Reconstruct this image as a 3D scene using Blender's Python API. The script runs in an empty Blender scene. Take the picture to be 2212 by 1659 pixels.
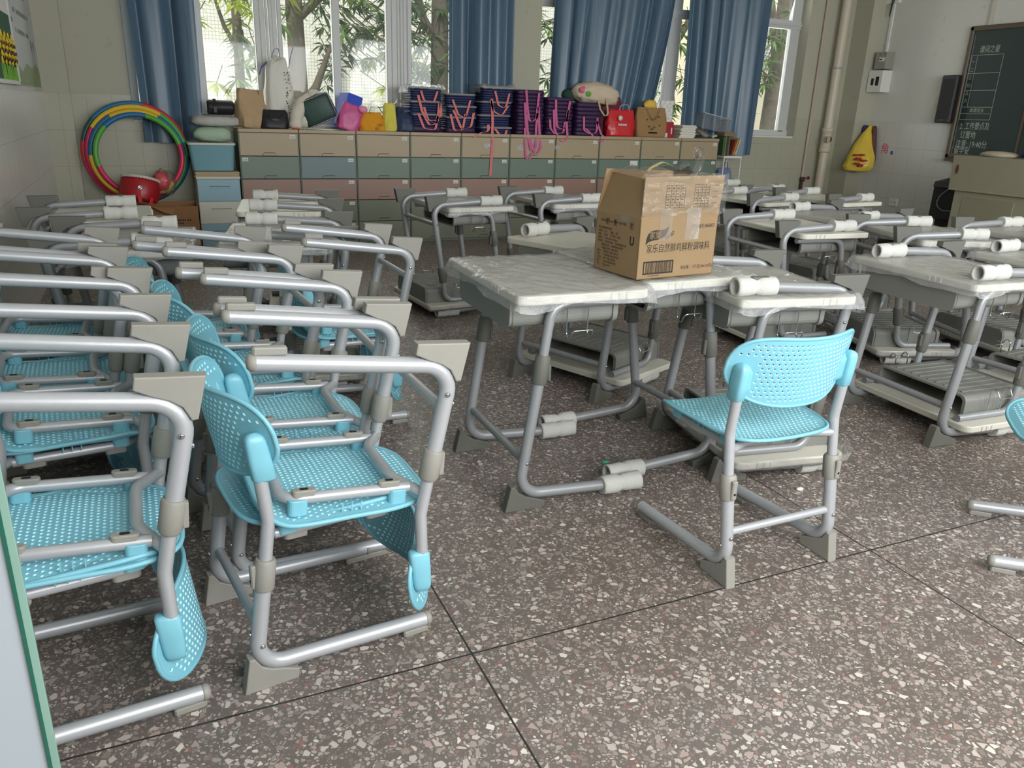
import bpy, bmesh, math, random
from math import sin, cos, pi, radians, sqrt
from mathutils import Vector, Matrix, Euler, noise
from mathutils.geometry import delaunay_2d_cdt

sc = bpy.context.scene
COL = sc.collection
random.seed(7)

# ------------------------------------------------------------------ camera
YAW, PITCH, ROLL, FPX = radians(24.77), radians(19.15), radians(1.97), 1690.0
CAM_H = 1.30
fwd = Vector((sin(YAW) * cos(PITCH), cos(YAW) * cos(PITCH), -sin(PITCH)))
rgt0 = Vector((cos(YAW), -sin(YAW), 0))
up0 = rgt0.cross(fwd)
rgt = cos(ROLL) * rgt0 + sin(ROLL) * up0
upv = cos(ROLL) * up0 - sin(ROLL) * rgt0
cam = bpy.data.cameras.new('camera')
cam.sensor_width = 36.0
cam.lens = FPX / 2212.0 * 36.0
cam.clip_start = 0.05
cam_o = bpy.data.objects.new('camera', cam)
COL.objects.link(cam_o)
cam_o.matrix_world = Matrix(((rgt.x, upv.x, -fwd.x, 0), (rgt.y, upv.y, -fwd.y, 0), (rgt.z, upv.z, -fwd.z, CAM_H), (0, 0, 0, 1)))
sc.camera = cam_o

# ------------------------------------------------------------------ light
sc.view_settings.view_transform = 'Standard'
sc.view_settings.look = 'None'
sc.view_settings.gamma = 1.0
sc.view_settings.use_curve_mapping = False
sc.view_settings.exposure = 0.66
cy = sc.cycles
cy.use_denoising = True
cy.max_bounces = 8
cy.diffuse_bounces = 4
cy.glossy_bounces = 3
cy.transmission_bounces = 4
cy.transparent_max_bounces = 12
cy.caustics_reflective = False
cy.caustics_refractive = False
cy.sample_clamp_indirect = 6.0

world = bpy.data.worlds.new('world')
sc.world = world
world.use_nodes = True
wn = world.node_tree
wn.nodes.clear()
w_out = wn.nodes.new('ShaderNodeOutputWorld')
w_bg = wn.nodes.new('ShaderNodeBackground')
w_sky = wn.nodes.new('ShaderNodeTexSky')
w_sky.sky_type = 'HOSEK_WILKIE'
w_sky.turbidity = 7.0
w_sky.ground_albedo = 0.4
w_sky.sun_direction = (-0.35, -0.55, 0.76)
w_mix = wn.nodes.new('ShaderNodeMixRGB')
w_mix.inputs[0].default_value = 0.6
w_mix.inputs[2].default_value = (1.0, 1.0, 1.0, 1)
wn.links.new(w_sky.outputs[0], w_mix.inputs[1])
wn.links.new(w_mix.outputs[0], w_bg.inputs[0])
w_bg.inputs[1].default_value = 1.6
wn.links.new(w_bg.outputs[0], w_out.inputs[0])


def sun_light(direction, energy, angle, color):
    l = bpy.data.lights.new('sun', 'SUN')
    l.energy, l.angle, l.color = energy, angle, color
    o = bpy.data.objects.new('sun', l)
    COL.objects.link(o)
    o.rotation_euler = Vector(direction).to_track_quat('-Z', 'Y').to_euler()
    return o


def area_light(name, loc, direction, sx, sy, energy, color):
    l = bpy.data.lights.new(name, 'AREA')
    l.shape, l.size, l.size_y, l.energy, l.color = 'RECTANGLE', sx, sy, energy, color
    o = bpy.data.objects.new(name, l)
    COL.objects.link(o)
    o.location = loc
    q = Vector(direction).to_track_quat('-Z', 'Y')
    o.rotation_euler = q.to_euler()
    return o


sun_light((0.32, 0.62, -0.72), 1.9, radians(2), (1.0, 0.95, 0.86))
# daylight through the corridor-side windows and the door behind the photographer
area_light('corridor_window_daylight', (1.7, -0.70, 1.80), (0.05, 1, -0.80), 3.0, 1.5, 98, (0.97, 0.99, 1.0))
area_light('corridor_window_daylight', (5.4, -0.70, 1.85), (0.50, 1, -0.30), 3.2, 1.5, 105, (0.95, 0.98, 1.0))
# daylight through the two windows of the far wall
area_light('yard_window_daylight', (1.75, 8.62, 2.1), (0, -1, -0.25), 3.2, 1.9, 42, (1.0, 1.0, 0.96))
area_light('yard_window_daylight', (7.32, 8.62, 2.0), (-0.1, -1, -0.25), 0.6, 1.7, 14, (1.0, 1.0, 0.97))
area_light('yard_window_daylight', (5.73, 8.62, 2.0), (0, -1, -0.25), 0.25, 1.7, 5, (1.0, 1.0, 0.97))

# ------------------------------------------------------------------ materials
MATS = {}


def lin(c):
    return tuple(((v / 12.92) if v <= 0.04045 else ((v + 0.055) / 1.055) ** 2.4) for v in c)


def S(r, g, b):
    return lin((r / 255.0, g / 255.0, b / 255.0))


def pbsdf(name):
    m = bpy.data.materials.new(name)
    m.use_nodes = True
    nt = m.node_tree
    b = nt.nodes['Principled BSDF']
    MATS[name] = m
    return m, nt, b


def N(nt, t, **kw):
    n = nt.nodes.new(t)
    for k, v in kw.items():
        setattr(n, k, v)
    return n


def mat(name, col, rough=0.6, metal=0.0, var=0.0, vscale=8.0, bump=0.0, bscale=60.0, spec=None, trans=0.0, sheen=0.0, dirt=None):
    """Principled material with optional noise variation, speckled wear and bump (object coordinates)."""
    m, nt, b = pbsdf(name)
    b.inputs['Base Color'].default_value = (*col, 1)
    b.inputs['Roughness'].default_value = rough
    b.inputs['Metallic'].default_value = metal
    if spec is not None:
        b.inputs['Specular IOR Level'].default_value = spec
    if trans:
        b.inputs['Transmission Weight'].default_value = trans
    if sheen:
        b.inputs['Sheen Weight'].default_value = sheen
    if var or bump or dirt:
        tc = N(nt, 'ShaderNodeTexCoord')
    if var:
        nz = N(nt, 'ShaderNodeTexNoise')
        nz.inputs['Scale'].default_value = vscale
        nz.inputs['Detail'].default_value = 5
        nt.links.new(tc.outputs['Object'], nz.inputs['Vector'])
        mx = N(nt, 'ShaderNodeMixRGB')
        mx.inputs[1].default_value = (*[max(0, c * (1 - var)) for c in col], 1)
        mx.inputs[2].default_value = (*[min(1, c * (1 + var)) for c in col], 1)
        nt.links.new(nz.outputs['Fac'], mx.inputs[0])
        last = mx.outputs[0]
        if dirt:
            n2 = N(nt, 'ShaderNodeTexNoise')
            n2.inputs['Scale'].default_value = dirt[1]
            n2.inputs['Detail'].default_value = 8
            nt.links.new(tc.outputs['Object'], n2.inputs['Vector'])
            cr = N(nt, 'ShaderNodeValToRGB')
            cr.color_ramp.elements[0].position = dirt[2]
            cr.color_ramp.elements[1].position = min(1, dirt[2] + 0.12)
            nt.links.new(n2.outputs['Fac'], cr.inputs[0])
            m2 = N(nt, 'ShaderNodeMixRGB')
            m2.inputs[2].default_value = (*dirt[0], 1)
            nt.links.new(last, m2.inputs[1])
            ml = N(nt, 'ShaderNodeMath', operation='MULTIPLY')
            ml.inputs[1].default_value = dirt[3]
            nt.links.new(cr.outputs[0], ml.inputs[0])
            nt.links.new(ml.outputs[0], m2.inputs[0])
            last = m2.outputs[0]
        nt.links.new(last, b.inputs['Base Color'])
    if bump:
        nb = N(nt, 'ShaderNodeTexNoise')
        nb.inputs['Scale'].default_value = bscale
        nb.inputs['Detail'].default_value = 4
        nt.links.new(tc.outputs['Object'], nb.inputs['Vector'])
        bp = N(nt, 'ShaderNodeBump')
        bp.inputs['Strength'].default_value = bump
        bp.inputs['Distance'].default_value = 0.01
        nt.links.new(nb.outputs['Fac'], bp.inputs['Height'])
        nt.links.new(bp.outputs[0], b.inputs['Normal'])
    return m


def film_mat(name, tint, clear, rough, bscale, bump):
    """Thin clear plastic: mostly see-through, with sharp wrinkled reflections and a little milkiness."""
    m, nt, b = pbsdf(name)
    nt.nodes.remove(b)
    out = nt.nodes['Material Output']
    tr = N(nt, 'ShaderNodeBsdfTransparent')
    tr.inputs[0].default_value = (0.97, 0.97, 0.97, 1)
    gl = N(nt, 'ShaderNodeBsdfGlossy')
    gl.inputs['Roughness'].default_value = rough
    df = N(nt, 'ShaderNodeBsdfDiffuse')
    df.inputs[0].default_value = (*tint, 1)
    tc = N(nt, 'ShaderNodeTexCoord')
    nz = N(nt, 'ShaderNodeTexNoise')
    nz.inputs['Scale'].default_value = bscale
    nz.inputs['Detail'].default_value = 3
    nz.inputs['Distortion'].default_value = 1.2
    nt.links.new(tc.outputs['Object'], nz.inputs['Vector'])
    bp = N(nt, 'ShaderNodeBump')
    bp.inputs['Strength'].default_value = bump
    bp.inputs['Distance'].default_value = 0.02
    nt.links.new(nz.outputs['Fac'], bp.inputs['Height'])
    nt.links.new(bp.outputs[0], gl.inputs['Normal'])
    lw = N(nt, 'ShaderNodeFresnel')
    lw.inputs[0].default_value = 1.45
    nt.links.new(bp.outputs[0], lw.inputs['Normal'])
    m1 = N(nt, 'ShaderNodeMixShader')
    m1.inputs[0].default_value = 1 - clear
    nt.links.new(tr.outputs[0], m1.inputs[1])
    nt.links.new(df.outputs[0], m1.inputs[2])
    m2 = N(nt, 'ShaderNodeMixShader')
    ad = N(nt, 'ShaderNodeMath', operation='MULTIPLY')
    ad.inputs[1].default_value = 0.5
    nt.links.new(lw.outputs[0], ad.inputs[0])
    nt.links.new(ad.outputs[0], m2.inputs[0])
    nt.links.new(m1.outputs[0], m2.inputs[1])
    nt.links.new(gl.outputs[0], m2.inputs[2])
    nt.links.new(m2.outputs[0], out.inputs[0])
    return m


def leaf_mat(name, c1, c2, scale=3.0):
    m, nt, b = pbsdf(name)
    oi = N(nt, 'ShaderNodeNewGeometry')
    mx = N(nt, 'ShaderNodeMixRGB')
    mx.inputs[1].default_value = (*c1, 1)
    mx.inputs[2].default_value = (*c2, 1)
    nt.links.new(oi.outputs['Random Per Island'], mx.inputs[0])
    nt.links.new(mx.outputs[0], b.inputs['Base Color'])
    b.inputs['Roughness'].default_value = 0.45
    out = nt.nodes['Material Output']
    tl = N(nt, 'ShaderNodeBsdfTranslucent')
    nt.links.new(mx.outputs[0], tl.inputs[0])
    ms = N(nt, 'ShaderNodeMixShader')
    ms.inputs[0].default_value = 0.4
    nt.links.new(b.outputs[0], ms.inputs[1])
    nt.links.new(tl.outputs[0], ms.inputs[2])
    nt.links.new(ms.outputs[0], out.inputs[0])
    return m


def grid_mat(name, base, line, sx, sy, lw, axes, rough, var=0.06, dirt=None, bump=0.25, split_z=None, upper=None, off=(0, 0)):
    """Tiles with grout lines on a wall or floor plane, in object coordinates; above split_z plain plaster."""
    m, nt, b = pbsdf(name)
    tc = N(nt, 'ShaderNodeTexCoord')
    sp = N(nt, 'ShaderNodeSeparateXYZ')
    nt.links.new(tc.outputs['Object'], sp.inputs[0])
    outs = []
    for ax, s, o in ((axes[0], sx, off[0]), (axes[1], sy, off[1])):
        a = N(nt, 'ShaderNodeMath', operation='SUBTRACT')
        a.inputs[1].default_value = o
        nt.links.new(sp.outputs[ax], a.inputs[0])
        d = N(nt, 'ShaderNodeMath', operation='DIVIDE')
        d.inputs[1].default_value = s
        nt.links.new(a.outputs[0], d.inputs[0])
        f = N(nt, 'ShaderNodeMath', operation='FRACT')
        nt.links.new(d.outputs[0], f.inputs[0])
        c = N(nt, 'ShaderNodeMath', operation='SUBTRACT')
        c.inputs[1].default_value = 0.5
        nt.links.new(f.outputs[0], c.inputs[0])
        ab = N(nt, 'ShaderNodeMath', operation='ABSOLUTE')
        nt.links.new(c.outputs[0], ab.inputs[0])
        g = N(nt, 'ShaderNodeMath', operation='GREATER_THAN')
        g.inputs[1].default_value = 0.5 - lw / s / 2
        nt.links.new(ab.outputs[0], g.inputs[0])
        outs.append(g)
    mx = N(nt, 'ShaderNodeMath', operation='MAXIMUM')
    nt.links.new(outs[0].outputs[0], mx.inputs[0])
    nt.links.new(outs[1].outputs[0], mx.inputs[1])
    nz = N(nt, 'ShaderNodeTexNoise')
    nz.inputs['Scale'].default_value = 1.7
    nz.inputs['Detail'].default_value = 7
    nt.links.new(tc.outputs['Object'], nz.inputs['Vector'])
    cm = N(nt, 'ShaderNodeMixRGB')
    cm.inputs[1].default_value = (*[c * (1 - var) for c in base], 1)
    cm.inputs[2].default_value = (*[min(1, c * (1 + var)) for c in base], 1)
    nt.links.new(nz.outputs['Fac'], cm.inputs[0])
    c2 = N(nt, 'ShaderNodeMixRGB')
    nt.links.new(mx.outputs[0], c2.inputs[0])
    nt.links.new(cm.outputs[0], c2.inputs[1])
    c2.inputs[2].default_value = (*line, 1)
    last = c2.outputs[0]
    b.inputs['Roughness'].default_value = rough
    if split_z is not None:
        gz = N(nt, 'ShaderNodeMath', operation='GREATER_THAN')
        gz.inputs[1].default_value = split_z
        nt.links.new(sp.outputs[2], gz.inputs[0])
        c3 = N(nt, 'ShaderNodeMixRGB')
        nt.links.new(gz.outputs[0], c3.inputs[0])
        nt.links.new(last, c3.inputs[1])
        u = N(nt, 'ShaderNodeMixRGB')
        u.inputs[1].default_value = (*[c * 0.93 for c in upper], 1)
        u.inputs[2].default_value = (*[min(1, c * 1.05) for c in upper], 1)
        nt.links.new(nz.outputs['Fac'], u.inputs[0])
        n3 = N(nt, 'ShaderNodeTexNoise')
        n3.inputs['Scale'].default_value = 9
        n3.inputs['Detail'].default_value = 9
        nt.links.new(tc.outputs['Object'], n3.inputs['Vector'])
        r3 = N(nt, 'ShaderNodeValToRGB')
        r3.color_ramp.elements[0].position = 0.66
        r3.color_ramp.elements[1].position = 0.74
        nt.links.new(n3.outputs['Fac'], r3.inputs[0])
        k = N(nt, 'ShaderNodeMath', operation='MULTIPLY')
        k.inputs[1].default_value = 0.22
        nt.links.new(r3.outputs[0], k.inputs[0])
        u2 = N(nt, 'ShaderNodeMixRGB')
        u2.inputs[2].default_value = (0.22, 0.20, 0.16, 1)
        nt.links.new(k.outputs[0], u2.inputs[0])
        nt.links.new(u.outputs[0], u2.inputs[1])
        nt.links.new(u2.outputs[0], c3.inputs[2])
        last = c3.outputs[0]
        rr = N(nt, 'ShaderNodeMix')
        rr.data_type = 'FLOAT'
        rr.inputs[2].default_value = rough
        rr.inputs[3].default_value = 0.85
        nt.links.new(gz.outputs[0], rr.inputs[0])
        nt.links.new(rr.outputs[0], b.inputs['Roughness'])
    nt.links.new(last, b.inputs['Base Color'])
    bp = N(nt, 'ShaderNodeBump')
    bp.inputs['Strength'].default_value = bump
    bp.inputs['Distance'].default_value = 0.003
    bp.invert = True
    nt.links.new(mx.outputs[0], bp.inputs['Height'])
    nt.links.new(bp.outputs[0], b.inputs['Normal'])
    return m


def terrazzo():
    m, nt, b = pbsdf('terrazzo')
    tc = N(nt, 'ShaderNodeTexCoord')
    wz = N(nt, 'ShaderNodeTexNoise')
    wz.inputs['Scale'].default_value = 14
    nt.links.new(tc.outputs['Object'], wz.inputs['Vector'])
    wa = N(nt, 'ShaderNodeMixRGB')
    wa.blend_type = 'ADD'
    wa.inputs[0].default_value = 0.018
    nt.links.new(tc.outputs['Object'], wa.inputs[1])
    nt.links.new(wz.outputs['Color'], wa.inputs[2])

    def chips(scale, thr, ramp):
        v = N(nt, 'ShaderNodeTexVoronoi')
        v.inputs['Scale'].default_value = scale
        nt.links.new(wa.outputs[0], v.inputs['Vector'])
        e = N(nt, 'ShaderNodeTexVoronoi', feature='DISTANCE_TO_EDGE')
        e.inputs['Scale'].default_value = scale
        nt.links.new(wa.outputs[0], e.inputs['Vector'])
        sv = N(nt, 'ShaderNodeSeparateColor')
        nt.links.new(v.outputs['Color'], sv.inputs[0])
        # chips of uneven size: each cell shrinks by its own random amount
        th = N(nt, 'ShaderNodeMath', operation='MULTIPLY_ADD')
        th.inputs[1].default_value = thr[1]
        th.inputs[2].default_value = thr[0]
        nt.links.new(sv.outputs[1], th.inputs[0])
        g = N(nt, 'ShaderNodeMath', operation='GREATER_THAN')
        nt.links.new(e.outputs['Distance'], g.inputs[0])
        nt.links.new(th.outputs[0], g.inputs[1])
        cr = N(nt, 'ShaderNodeValToRGB')
        cr.color_ramp.interpolation = 'CONSTANT'
        els = cr.color_ramp.elements
        while len(els) < len(ramp):
            els.new(0.5)
        for el, (p, c) in zip(els, ramp):
            el.position = p
            el.color = (*c, 1)
        nt.links.new(sv.outputs[0], cr.inputs[0])
        return g, cr
    base = S(108, 101, 96)
    g1, c1 = chips(102, (0.05, 0.20), [(0, S(128, 119, 114)), (.16, S(150, 140, 133)), (.34, S(112, 103, 99)), (.48, S(172, 163, 156)), (.63, S(132, 112, 106)), (.76, S(160, 150, 143)), (.9, S(205, 198, 190)), (.96, S(146, 108, 100))])
    g2, c2 = chips(52, (0.08, 0.40), [(0, S(158, 149, 142)), (.2, S(182, 173, 166)), (.38, S(134, 123, 118)), (.55, S(168, 150, 143)), (.72, S(192, 184, 176)), (.85, S(146, 134, 128)), (.93, S(214, 208, 200))])
    mA = N(nt, 'ShaderNodeMixRGB')
    mA.inputs[1].default_value = (*base, 1)
    nt.links.new(g1.outputs[0], mA.inputs[0])
    nt.links.new(c1.outputs[0], mA.inputs[2])
    mB = N(nt, 'ShaderNodeMixRGB')
    nt.links.new(g2.outputs[0], mB.inputs[0])
    nt.links.new(mA.outputs[0], mB.inputs[1])
    nt.links.new(c2.outputs[0], mB.inputs[2])
    # worn, grimy areas
    dz = N(nt, 'ShaderNodeTexNoise')
    dz.inputs['Scale'].default_value = 0.9
    dz.inputs['Detail'].default_value = 6
    nt.links.new(tc.outputs['Object'], dz.inputs['Vector'])
    dr = N(nt, 'ShaderNodeValToRGB')
    dr.color_ramp.elements[0].position = 0.35
    dr.color_ramp.elements[0].color = (0.78, 0.75, 0.71, 1)
    dr.color_ramp.elements[1].position = 0.65
    nt.links.new(dz.outputs['Fac'], dr.inputs[0])
    mC = N(nt, 'ShaderNodeMixRGB')
    mC.blend_type = 'MULTIPLY'
    mC.inputs[0].default_value = 1.0
    nt.links.new(mB.outputs[0], mC.inputs[1])
    nt.links.new(dr.outputs[0], mC.inputs[2])
    # joints of the cast slabs
    sp = N(nt, 'ShaderNodeSeparateXYZ')
    nt.links.new(tc.outputs['Object'], sp.inputs[0])
    gs = []
    for ax, off in ((0, 0.62), (1, 1.53)):
        a = N(nt, 'ShaderNodeMath', operation='SUBTRACT')
        a.inputs[1].default_value = off - 1.38 / 2
        nt.links.new(sp.outputs[ax], a.inputs[0])
        d = N(nt, 'ShaderNodeMath', operation='DIVIDE')
        d.inputs[1].default_value = 1.38
        nt.links.new(a.outputs[0], d.inputs[0])
        f = N(nt, 'ShaderNodeMath', operation='FRACT')
        nt.links.new(d.outputs[0], f.inputs[0])
        c = N(nt, 'ShaderNodeMath', operation='SUBTRACT')
        c.inputs[1].default_value = 0.5
        nt.links.new(f.outputs[0], c.inputs[0])
        ab = N(nt, 'ShaderNodeMath', operation='ABSOLUTE')
        nt.links.new(c.outputs[0], ab.inputs[0])
        g = N(nt, 'ShaderNodeMath', operation='LESS_THAN')
        g.inputs[1].default_value = 0.0019
        nt.links.new(ab.outputs[0], g.inputs[0])
        gs.append(g)
    mx = N(nt, 'ShaderNodeMath', operation='MAXIMUM')
    nt.links.new(gs[0].outputs[0], mx.inputs[0])
    nt.links.new(gs[1].outputs[0], mx.inputs[1])
    mD = N(nt, 'ShaderNodeMixRGB')
    nt.links.new(mx.outputs[0], mD.inputs[0])
    nt.links.new(mC.outputs[0], mD.inputs[1])
    mD.inputs[2].default_value = (*S(44, 42, 40), 1)
    nt.links.new(mD.outputs[0], b.inputs['Base Color'])
    rz = N(nt, 'ShaderNodeMapRange')
    rz.inputs['To Min'].default_value = 0.30
    rz.inputs['To Max'].default_value = 0.52
    nt.links.new(dz.outputs['Fac'], rz.inputs['Value'])
    nt.links.new(rz.outputs[0], b.inputs['Roughness'])
    b.inputs['Specular IOR Level'].default_value = 0.45
    return m


TERRAZZO = terrazzo()
M_WALL = grid_mat('back_wall_finish', S(176, 175, 156), S(152, 150, 133), 0.205, 0.31, 0.004, (0, 2), 0.28, split_z=1.335, upper=S(184, 182, 164), off=(-0.02, 1.335))
M_WALLY = grid_mat('side_wall_finish', S(208, 208, 202), S(180, 180, 172), 0.205, 0.31, 0.004, (1, 2), 0.22, split_z=1.335, upper=S(214, 213, 205), off=(0.1, 1.335))
M_CEIL = mat('ceiling_paint', S(225, 225, 218), 0.9, var=0.04)
M_STEEL = mat('silver_paint', S(176, 178, 181), 0.36, 0.28, var=0.05, vscale=40, bump=0.06, bscale=500)
M_STEEL_D = mat('silver_paint_dark', S(150, 152, 154), 0.38, 0.28, var=0.05, vscale=40, bump=0.05, bscale=500)
M_CHROME = mat('chrome', S(205, 208, 210), 0.12, 1.0)
M_CAP = mat('taupe_plastic', S(142, 140, 132), 0.55, var=0.05, vscale=20, bump=0.05, bscale=300)
M_CAP_D = mat('dark_taupe_plastic', S(96, 96, 89), 0.6, var=0.05, vscale=20, bump=0.05, bscale=300)
M_BLUE = mat('aqua_plastic', S(122, 184, 200), 0.40, var=0.03, vscale=6, bump=0.03, bscale=400)
M_BLUE_LIT = mat('aqua_plastic_lit_dimples', S(168, 222, 234), 0.45)  # paler than the panel: light caught on the hole walls is painted in
M_TRAY = mat('charcoal_plastic', S(122, 123, 117), 0.55, var=0.08, vscale=10, bump=0.08, bscale=250)
M_TOP = mat('cream_desktop', S(202, 199, 186), 0.38, var=0.03, vscale=5)
M_FILM = film_mat('plastic_film', (0.86, 0.86, 0.85), 0.80, 0.12, 11, 0.8)
M_FILM2 = film_mat('clear_wrap', (0.88, 0.88, 0.86), 0.95, 0.12, 16, 0.5)
M_FOAM = mat('white_foam', S(196, 196, 190), 0.8, var=0.05, vscale=60, bump=0.35, bscale=260)
M_RUBBER = mat('black_plastic', S(34, 35, 37), 0.45, var=0.1)
M_DARK = mat('dark_hole_and_shade', S(12, 12, 12), 0.9)
M_CARD = mat('cardboard', S(138, 114, 82), 0.75, var=0.10, vscale=9, bump=0.05, bscale=120)
M_CARD_D = mat('old_cardboard', S(140, 102, 66), 0.8, var=0.14, vscale=9, bump=0.05, bscale=120)
M_TAPE = film_mat('packing_tape', (0.62, 0.50, 0.34), 0.95, 0.45, 12, 0.05)
M_INK = mat('black_ink', S(30, 24, 18), 0.7)
M_WHITE = mat('white_paint', S(226, 226, 220), 0.45, var=0.03)
M_ALU = mat('white_aluminium', S(205, 206, 204), 0.4, 0.0, var=0.03)
M_PAPER = mat('white_paper', S(222, 221, 214), 0.7, var=0.03)


def glass_pane_mat():
    m, nt, b = pbsdf('window_glass')
    nt.nodes.remove(b)
    out = nt.nodes['Material Output']
    tr = N(nt, 'ShaderNodeBsdfTransparent')
    tr.inputs[0].default_value = (0.93, 0.95, 0.94, 1)
    gl = N(nt, 'ShaderNodeBsdfGlossy')
    gl.inputs['Roughness'].default_value = 0.03
    fr = N(nt, 'ShaderNodeFresnel')
    fr.inputs[0].default_value = 1.3
    df = N(nt, 'ShaderNodeBsdfDiffuse')
    df.inputs[0].default_value = (0.9, 0.9, 0.88, 1)
    m1 = N(nt, 'ShaderNodeMixShader')
    m1.inputs[0].default_value = 0.05
    nt.links.new(tr.outputs[0], m1.inputs[1])
    nt.links.new(df.outputs[0], m1.inputs[2])
    m2 = N(nt, 'ShaderNodeMixShader')
    nt.links.new(fr.outputs[0], m2.inputs[0])
    nt.links.new(m1.outputs[0], m2.inputs[1])
    nt.links.new(gl.outputs[0], m2.inputs[2])
    nt.links.new(m2.outputs[0], out.inputs[0])
    return m


M_GLASS = glass_pane_mat()


# ------------------------------------------------------------------ mesh helpers
def fillet(pts, rad, seg=6):
    """Rounds the corners of a polyline; rad is one radius or one per inner point."""
    pts = [Vector(p) for p in pts]
    out = [pts[0]]
    for i in range(1, len(pts) - 1):
        r = rad[i - 1] if isinstance(rad, (list, tuple)) else rad
        a, b, c = pts[i - 1], pts[i], pts[i + 1]
        d1, d2 = (a - b), (c - b)
        l1, l2 = d1.length, d2.length
        d1.normalize()
        d2.normalize()
        ang = d1.angle(d2)
        if ang > pi - 0.02 or r <= 0:
            out.append(b)
            continue
        t = min(r / math.tan(ang / 2), l1 * 0.49, l2 * 0.49)
        rr = t * math.tan(ang / 2)
        ctr = b + (d1 + d2).normalized() * (rr / sin(ang / 2))
        p0, p1 = b + d1 * t, b + d2 * t
        u = (p0 - ctr)
        v = (p1 - ctr)
        tot = u.angle(v)
        for k in range(seg + 1):
            f = k / seg
            w = (u * sin((1 - f) * tot) + v * sin(f * tot)) / sin(tot)
            out.append(ctr + w)
    out.append(pts[-1])
    return out


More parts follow.
